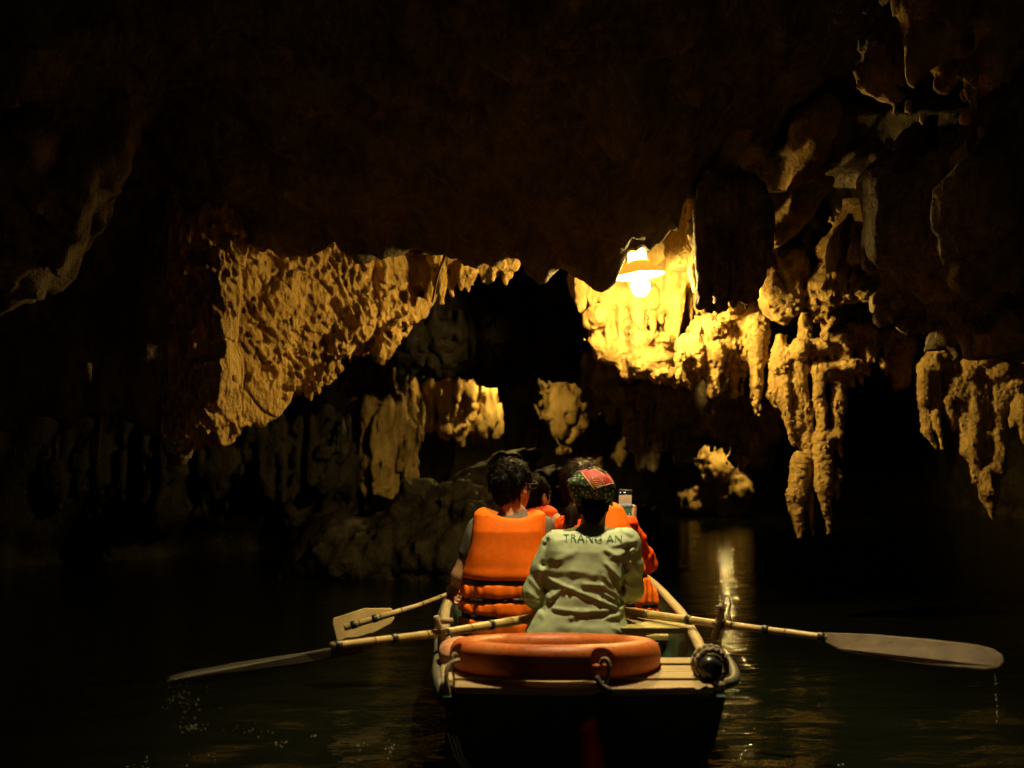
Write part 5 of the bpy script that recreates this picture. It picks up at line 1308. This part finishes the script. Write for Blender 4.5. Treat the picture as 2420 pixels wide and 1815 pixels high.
for a, c in (((690, 400), (770, 372)), ((672, 425), (845, 440)), ((690, 455), (850, 475)), ((715, 495), (820, 498))):
    part('emblem_bar', tube(surf_line([c3b(*a), c3b(*c)], 5, 0.0006), 0.0016, 5), M_EMB, scarf)

# ------------------------------------------------------------------ shared builder for passengers in life vests
def vest_parts(root, rows, y, mat, straps, cutter=None, p=3.0, pleat=0.004, name='life_vest', seed=1, vox=0.0055):
    LV = lv(y, rows); zs = np.array(LV[0])
    lo = np.array([min(np.array(LV[1]) - LV[3]), min(np.array(LV[2]) - LV[4]), zs.min()]); hi = np.array([max(np.array(LV[1]) + LV[3]), max(np.array(LV[2]) + LV[4]), zs.max()])
    f = Field(lo - 0.05, hi + 0.05, vox)
    f.stack(*[np.array(q) for q in LV], p=p, k=0.01)
    if cutter: cutter(f)
    zst = [q[0] for q in straps]
    def disp(x, y_, z):
        r = 0.006 * fbm(x * 8, y_ * 8, z * 6, 2, seed)
        low = np.clip((zst[0] + 0.01 - z) / 0.03, 0, 1) if zst else 0
        r = r + pleat * low * np.sin(x * 150 + 4 * fbm(x * 9, y_ * 9, z * 4, 1, seed + 3)) * 0.5 + 0.010 * low * fbm(x * 30, y_ * 25, z * 7, 1, seed + 6)
        cxm = float(np.mean(LV[1]))
        for z0, tl in straps:
            r = r + 0.012 * np.exp(-((z - z0 - tl * (x - cxm) / 0.18) / 0.012) ** 2) - 0.003 * np.exp(-((z - z0 - 0.035) / 0.02) ** 2)
        return r
    f.displace(disp, 0.06)
    v = part(name, f.vf(), mat, root)
    for z0, tl in straps:
        part('strap', band(LV, z0, 0.019, -0.005, tl, p), M_STRAP, v)
    return LV

# ------------------------------------------------------------------ man in the orange vest
Y1 = 4.50
root1 = thing('person', 'black-haired man with glasses in a bright orange life vest seen from behind', 'person', at(1200, 1520, Y1))
HC1 = at(1212, 1147, 4.55)
f = Field((-0.62, 4.2, 0.05), (0.45, 5.15, 1.13), 0.0066)
Lh1 = head_prims(f, HC1, R(-42), 1.02)
f.cone(at(1212, 1222, 4.52), HC1 + (0, -0.01, -0.05), 0.058, 0.053, 0.02)
body1 = [(1225, 1205, 82, 0.085, 0.02), (1260, 1202, 90, 0.105, 0.01), (1340, 1198, 88, 0.115, 0.0), (1440, 1195, 84, 0.115, 0.0), (1510, 1195, 90, 0.125, 0.0)]
LB1 = lv(Y1, body1); f.stack(*[np.array(q) for q in LB1], p=2.3)
A1 = [(at(1140, 1245, 4.50), at(1088, 1362, 4.50), at(1066, 1402, 4.66)), (at(1283, 1245, 4.50), at(1302, 1360, 4.52), at(1262, 1420, 4.76))]
for a, e, h in A1:
    f.cone(a, e, 0.050, 0.040, 0.03).cone(e, h - (h - e) * 0.2, 0.038, 0.026, 0.02)
hand(f, A1[0][2] - (A1[0][2] - A1[0][1]) * 0.15, A1[0][2] + (0.0, 0.03, -0.005), (-1, 0.2, 0.4), 1.0, 1.2, 1)
hand(f, A1[1][2] - (A1[1][2] - A1[1][1]) * 0.15, A1[1][2] + (-0.03, 0.03, -0.01), (0, 0.1, 1), 1.0, 0.5, 1)
legs(f, at(1196, 1500, 4.52), 1.02)
part('body', f.vf(), M_SKIN, root1); eyes(Lh1, 1.02, root1)
f = Field((-0.50, 4.25, 0.30), (0.40, 4.85, 1.0), 0.0075)
f.stack(np.array(LB1[0]), LB1[1], LB1[2], np.array(LB1[3]) + 0.008, np.array(LB1[4]) + 0.008, p=2.3)
f.cone(at(1212, 1236, 4.52), at(1213, 1214, 4.535), 0.076, 0.066, 0.02)
for a, e, h in A1: f.cone(a, a + (e - a) * 0.55, 0.054, 0.054, 0.03)
f.cut(lambda x, y, z: np.sqrt((x - HC1[0]) ** 2 + (y - 4.545) ** 2) - 0.060 + 0 * z, HC1 - (0.08, 0.08, 0.16), HC1 + (0.08, 0.08, 0), 0.005)
f.displace(lambda x, y, z: 0.006 * fbm(x * 14, y * 14, z * 10, 2, 5))
part('t_shirt', f.vf(), M_TEE, root1)
f = Field((-0.25, 4.3, 0.05), (0.30, 5.2, 0.55), 0.010); legs(f, at(1196, 1500, 4.52), 1.10); f.ell(at(1196, 1498, 4.5), (0.17, 0.14, 0.08)); part('trousers', f.vf(), M_TROUSER, root1)
rows1 = [(1201, 1207, 80, 0.095, 0.015), (1214, 1206, 86, 0.125, 0.01), (1252, 1203, 88, 0.145, 0.0), (1317, 1198, 93, 0.155, -0.005), (1361, 1195, 101, 0.158, -0.01), (1400, 1194, 102, 0.160, -0.01), (1480, 1193, 102, 0.160, -0.01), (1512, 1193, 99, 0.155, -0.01)]
def cut1(f):
    f.ell(at(1212, 1192, 4.50), (0.110, 0.22, 0.066), 0.03, cut=True)
    for px_ in (1112, 1302): f.ell(at(px_, 1275, 4.54), (0.055, 0.10, 0.15), 0.02, cut=True)
S1 = [(at(1195, py, 4.34)[2], tl) for py, tl in ((1378, 0.0), (1420, 0.004), (1465, -0.012))]
vest_parts(root1, rows1, Y1, M_VEST, S1, cut1, seed=3)
f = Field(HC1 - 0.18, HC1 + 0.18, 0.0055)
M1_ = np.array(Matrix.Rotation(R(-42), 3, 'Z')); hair_cap(f, Lh1, 1.02, HC1, M=M1_)
f.ell(Lh1(0.03, 0.105, -0.03), (0.085, 0.080, 0.085), 0.012, cut=True); f.ell(Lh1(0.088, -0.004, -0.035), (0.020, 0.034, 0.045), 0.01, cut=True)
f.displace(lambda x, y, z: 0.010 * fbm(x * 26, y * 26, z * 20, 2, 3) + 0.004 * fbm(x * 75, y * 75, z * 50, 1, 7))
hair_part(f, M_HAIR, root1, 2600, 0.030, Lh1(0, -0.06, 0.10), 5, out=0.5)
gl = part('glasses', tube([Lh1(0.084, -0.02, 0.004), Lh1(0.084, 0.02, 0.008), Lh1(0.074, 0.085, 0.008)], 0.0022, 6), M_LENS, root1)
for e in (-1, 1):
    aa = np.linspace(0, 2 * np.pi, 20, endpoint=False)
    part('lens_rim', tube(np.array([Lh1(e * 0.034 + 0.026 * math.cos(q), 0.099, 0.002 + 0.019 * math.sin(q)) for q in aa]), 0.0016, 5, closed=True), M_LENS, gl)

# ------------------------------------------------------------------ passenger with the phone
Y3 = 4.55
root3 = thing('person', 'brown-haired passenger in orange life vest raising a phone beyond the rower', 'person', at(1420, 1500, Y3))
HC3 = at(1378, 1150, 4.60)
f = Field((0.02, 4.25, 0.05), (0.82, 5.25, 1.15), 0.0064)
Lh3 = head_prims(f, HC3, R(-20), 0.98)
f.cone(at(1395, 1232, 4.56), HC3 + (0, -0.01, -0.05), 0.052, 0.048, 0.02)
body3 = [(1225, 1405, 70, 0.08, 0.01), (1265, 1412, 80, 0.10, 0.0), (1340, 1420, 84, 0.11, 0.0), (1450, 1424, 88, 0.12, 0.0), (1500, 1424, 92, 0.12, 0.0)]
LB3 = lv(Y3, body3); f.stack(*[np.array(q) for q in LB3], p=2.3)
PH = at(1477, 1193, 4.95)
A3 = [(at(1340, 1250, 4.55), at(1330, 1360, 4.60), at(1405, 1300, 4.86)), (at(1480, 1250, 4.58), at(1524, 1330, 4.78), at(1492, 1250, 4.935))]
for a, e, h in A3: f.cone(a, e, 0.046, 0.038, 0.03).cone(e, h - (h - e) * 0.15, 0.037, 0.026, 0.02)
wr = A3[1][2]
f.cone(wr + (0, 0, -0.02), wr + (-0.004, 0.004, 0.028), 0.026, 0.024, 0.015)                      # palm of the raised hand
for j, (za, r_) in enumerate(((-0.012, 0.0088), (0.006, 0.0092), (0.024, 0.0092), (0.042, 0.0085))):   # four fingers wrapped round the far edge
    k0 = wr + np.array([0.010, 0.016, za]); k1 = PH + np.array([0.050, 0.012, za - 0.052]); k2 = PH + np.array([0.030, 0.022, za - 0.048]); k3 = PH + np.array([0.004, 0.020, za - 0.046])
    f.cone(k0, k1, r_ * 1.1, r_, 0.006).cone(k1, k2, r_, r_ * 0.95, 0.004).cone(k2, k3, r_ * 0.95, r_ * 0.8, 0.004)
t0 = wr + np.array([0.006, -0.016, 0.004]); t1 = wr + np.array([0.008, -0.026, 0.036]); t2 = PH + np.array([0.038, -0.014, -0.022])
f.cone(t0, t1, 0.0135, 0.011, 0.008).cone(t1, t2, 0.011, 0.0085, 0.004)                            # thumb along the near edge
hand(f, A3[0][2] - (A3[0][2] - A3[0][1]) * 0.15, A3[0][2] + (0.02, 0.03, 0.01), (0, 0.2, 1), 0.95, 0.7, 1)
legs(f, at(1424, 1490, 4.57), 0.95)
part('body', f.vf(), M_SKIN, root3); eyes(Lh3, 0.98, root3)
rows3 = [(1187, 1436, 24, 0.070, 0.02), (1200, 1430, 42, 0.095, 0.015), (1238, 1424, 66, 0.125, 0.01), (1285, 1424, 86, 0.145, 0.0), (1340, 1425, 98, 0.150, 0.0), (1365, 1426, 106, 0.152, 0.0), (1425, 1430, 124, 0.160, -0.01), (1448, 1430, 122, 0.155, -0.01), (1495, 1428, 112, 0.15, -0.01)]
S3 = [(at(1420, py, 4.39)[2], tl) for py, tl in ((1368, 0.006), (1425, -0.022))]
vest_parts(root3, rows3, Y3, M_VEST, S3, None, p=2.6, seed=9, pleat=0.006)
f = Field((0.02, 4.3, 0.45), (0.85, 5.1, 1.0), 0.0075)
for a, e, h in A3: f.cone(a, e, 0.060, 0.054, 0.02).cone(e, h - (h - e) * 0.35, 0.052, 0.038, 0.02)
f.stack(np.array(LB3[0]), LB3[1], LB3[2], np.array(LB3[3]) + 0.006, np.array(LB3[4]) + 0.006, p=2.3)
f.displace(lambda x, y, z: 0.012 * fbm(x * 18, y * 18, z * 26, 2, 15))
part('sleeved_shirt', f.vf(), M_VEST2, root3)
f = Field((0.1, 4.3, 0.05), (0.75, 5.2, 0.55), 0.010); legs(f, at(1424, 1490, 4.57), 1.04); f.ell(at(1424, 1492, 4.55), (0.17, 0.14, 0.08)); part('trousers', f.vf(), M_TROUSER, root3)
f = Field(HC3 - (0.22, 0.22, 0.30), HC3 + (0.18, 0.18, 0.16), 0.0058)
M3_ = np.array(Matrix.Rotation(R(-20), 3, 'Z')); f.ell(Lh3(0, -0.018, 0.026), (0.088, 0.102, 0.095), 0.02, rot=M3_).ell(Lh3(0, -0.05, -0.03), (0.070, 0.066, 0.080), 0.02, rot=M3_)
f.ell(Lh3(0.03, 0.110, -0.04), (0.088, 0.085, 0.10), 0.012, cut=True); f.ell(Lh3(-0.085, 0.0, -0.03), (0.020, 0.030, 0.042), 0.01, cut=True)
P = smooth_path([at(1368, 1180, 4.53), at(1356, 1205, 4.50), at(1350, 1235, 4.50), at(1346, 1262, 4.50)], 3)
for i in range(len(P) - 1): f.cone(P[i], P[i + 1], 0.020, 0.018, 0.02)
f.displace(lambda x, y, z: 0.005 * fbm(x * 60, y * 60, z * 10, 2, 3))
hr3 = hair_part(f, M_HAIRB, root3, 2200, 0.06, Lh3(0, -0.04, 0.11), 7, out=0.15)
for k in range(7):
    P = smooth_path([at(1350 + 2 * k, 1188 + k, 4.52), at(1341 - 2 * k, 1198 + 2 * k, 4.50), at(1330 - 1.2 * k, 1205 + 3 * k, 4.49)], 4)
    part('hair_strand', tube(P, 0.0011, 4), M_HAIRB, hr3)

# phone: screen shows the lit cave above green water
M_PHONE = simple('phone_case', (0.02, 0.02, 0.022), 0.3)
M_SCREEN, t, b = newmat('phone_screen')
mp = mapped(t, (1, 1, 1)); sx = N(t, 'ShaderNodeSeparateXYZ'); t.links.new(mp.outputs[0], sx.inputs[0])
nz = N(t, 'ShaderNodeTexNoise'); nz.inputs['Scale'].default_value = 55; nz.inputs['Detail'].default_value = 5; t.links.new(mp.outputs[0], nz.inputs['Vector'])
mr = N(t, 'ShaderNodeMapRange'); mr.inputs[1].default_value = 0.004; mr.inputs[2].default_value = 0.142; t.links.new(sx.outputs['Z'], mr.inputs[0])
ad = N(t, 'ShaderNodeMath', operation='MULTIPLY_ADD'); ad.inputs[1].default_value = 0.10; t.links.new(nz.outputs[0], ad.inputs[0]); t.links.new(mr.outputs[0], ad.inputs[2])
rp = ramp(t, [(0.0, (0.03, 0.06, 0.015)), (0.12, (0.05, 0.11, 0.025)), (0.40, (0.06, 0.13, 0.03)), (0.48, (0.02, 0.03, 0.01)), (0.53, (0.30, 0.24, 0.15)), (0.57, (0.55, 0.50, 0.38)), (0.62, (0.55, 0.28, 0.10)), (0.80, (0.62, 0.32, 0.12)), (0.895, (0.70, 0.40, 0.16)), (0.91, (0.005, 0.005, 0.005))])
rp.color_ramp.interpolation = 'LINEAR'; t.links.new(ad.outputs[0], rp.inputs[0])
t.links.new(rp.outputs[0], b.inputs['Emission Color']); b.inputs['Emission Strength'].default_value = 0.85; b.inputs['Base Color'].default_value = (0.01, 0.01, 0.01, 1); b.inputs['Roughness'].default_value = 0.2
pw, phh = 0.070, 0.148
phone = thing('phone', 'black phone held up showing a picture of the lit cave', 'phone', PH - (0, 0, phh / 2))
yaw = np.array(Matrix.Rotation(R(6), 3, 'Z') @ Matrix.Rotation(R(2), 3, 'Y'))
def ph(q): return np.array(q) @ yaw.T + PH
bevel(part('phone_case', slab([ph(q) for q in ((-pw / 2, -0.004, -phh / 2), (pw / 2, -0.004, -phh / 2), (pw / 2, 0.004, -phh / 2), (-pw / 2, 0.004, -phh / 2))], ph((0, 0, phh)) - PH), M_PHONE, phone, smooth=False), 0.003, 3)
def pq(x0, x1, z0, z1, y): return np.array([ph(q) for q in ((x0, y, z0), (x1, y, z0), (x1, y, z1), (x0, y, z1))])
scr = part('screen', (pq(-pw / 2 + 0.003, pw / 2 - 0.003, -phh / 2 + 0.004, phh / 2 - 0.004, -0.0048), [(0, 1, 2, 3)]), M_SCREEN, phone, smooth=False)
M_ICON, t, b = newmat('screen_icon'); b.inputs['Emission Color'].default_value = (1, 0.97, 0.9, 1); b.inputs['Emission Strength'].default_value = 0.9
for cx_, cz_, wx, wz in ((-0.026, 0.060, 0.005, 0.005), (-0.004, 0.061, 0.010, 0.004), (0.022, -0.044, 0.004, 0.003), (0.0, -0.046, 0.003, 0.003), (-0.014, -0.058, 0.003, 0.003), (0.018, -0.060, 0.005, 0.005)):
    part('screen_icon', (pq(cx_ - wx / 2, cx_ + wx / 2, cz_ - wz / 2, cz_ + wz / 2, -0.0058), [(0, 1, 2, 3)]), M_ICON, scr, smooth=False)

# ------------------------------------------------------------------ child between them
Y2 = 5.22
root2 = thing('person', 'dark-haired child in orange life vest and beige shirt sitting ahead of the man', 'person', at(1275, 1430, Y2))
HC2 = at(1267, 1172, 5.24); sc2 = 0.90
f = Field((-0.2, 4.95, 0.05), (0.45, 5.85, 1.1), 0.0068)
Lh2 = head_prims(f, HC2, R(-48), sc2)
f.cone(at(1270, 1232, 5.22), HC2 + (0, -0.005, -0.04), 0.042, 0.040, 0.02)
body2 = [(1228, 1280, 44, 0.06, 0.0), (1260, 1282, 52, 0.075, 0.0), (1340, 1282, 54, 0.085, 0.0), (1430, 1282, 58, 0.09, 0.0)]
LB2 = lv(Y2, body2); f.stack(*[np.array(q) for q in LB2], p=2.3)
A2 = [(at(1235, 1240, 5.22), at(1222, 1320, 5.24), at(1255, 1345, 5.42)), (at(1312, 1240, 5.20), at(1335, 1320, 5.24), at(1305, 1350, 5.42))]
for a, e, h in A2: f.cone(a, e, 0.036, 0.028, 0.02).cone(e, h - (h - e) * 0.15, 0.028, 0.02, 0.02)
for (a, e, h), sd in zip(A2, (-1, 1)): hand(f, h - (h - e) * 0.15, h + (0, 0.03, 0), (0, 0, 1), 0.75, 0.8, sd, 0.0095)
legs(f, at(1282, 1425, 5.24), 0.75, 0.09)
part('body', f.vf(), M_SKINC, root2); eyes(Lh2, sc2, root2)
rows2 = [(1194, 1275, 26, 0.060, 0.01), (1206, 1276, 38, 0.085, 0.0), (1240, 1279, 46, 0.105, 0.0), (1320, 1281, 58, 0.115, 0.0), (1420, 1282, 62, 0.115, 0.0)]
vest_parts(root2, rows2, Y2, M_VEST2, [(at(1280, 1330, 5.1)[2], 0.0)], None, p=2.6, seed=13, vox=0.0065)
f = Field((-0.1, 5.0, 0.55), (0.45, 5.45, 1.0), 0.007)
f.cone(A2[1][0] + (-0.02, -0.01, 0.012), A2[1][0] + (A2[1][1] - A2[1][0]) * 0.6, 0.058, 0.046, 0.02).cone(A2[0][0], A2[0][0] + (A2[0][1] - A2[0][0]) * 0.6, 0.050, 0.044, 0.02).cone(A2[0][0], A2[1][0], 0.05, 0.05, 0.02)
part('shirt', f.vf(), M_BEIGE, root2)
f = Field(HC2 - 0.17, HC2 + 0.17, 0.0062)
M2_ = np.array(Matrix.Rotation(R(-48), 3, 'Z')); hair_cap(f, Lh2, sc2, HC2, M=M2_)
f.ell(Lh2(0.02, 0.105, -0.045), (0.075, 0.075, 0.075), 0.012, cut=True); f.ell(Lh2(0.080, 0.0, -0.035), (0.020, 0.032, 0.042), 0.01, cut=True)
f.displace(lambda x, y, z: 0.006 * fbm(x * 40, y * 40, z * 14, 2, 3))
hair_part(f, M_HAIR, root2, 1600, 0.032, Lh2(0, -0.05, 0.10), 6, out=0.3)
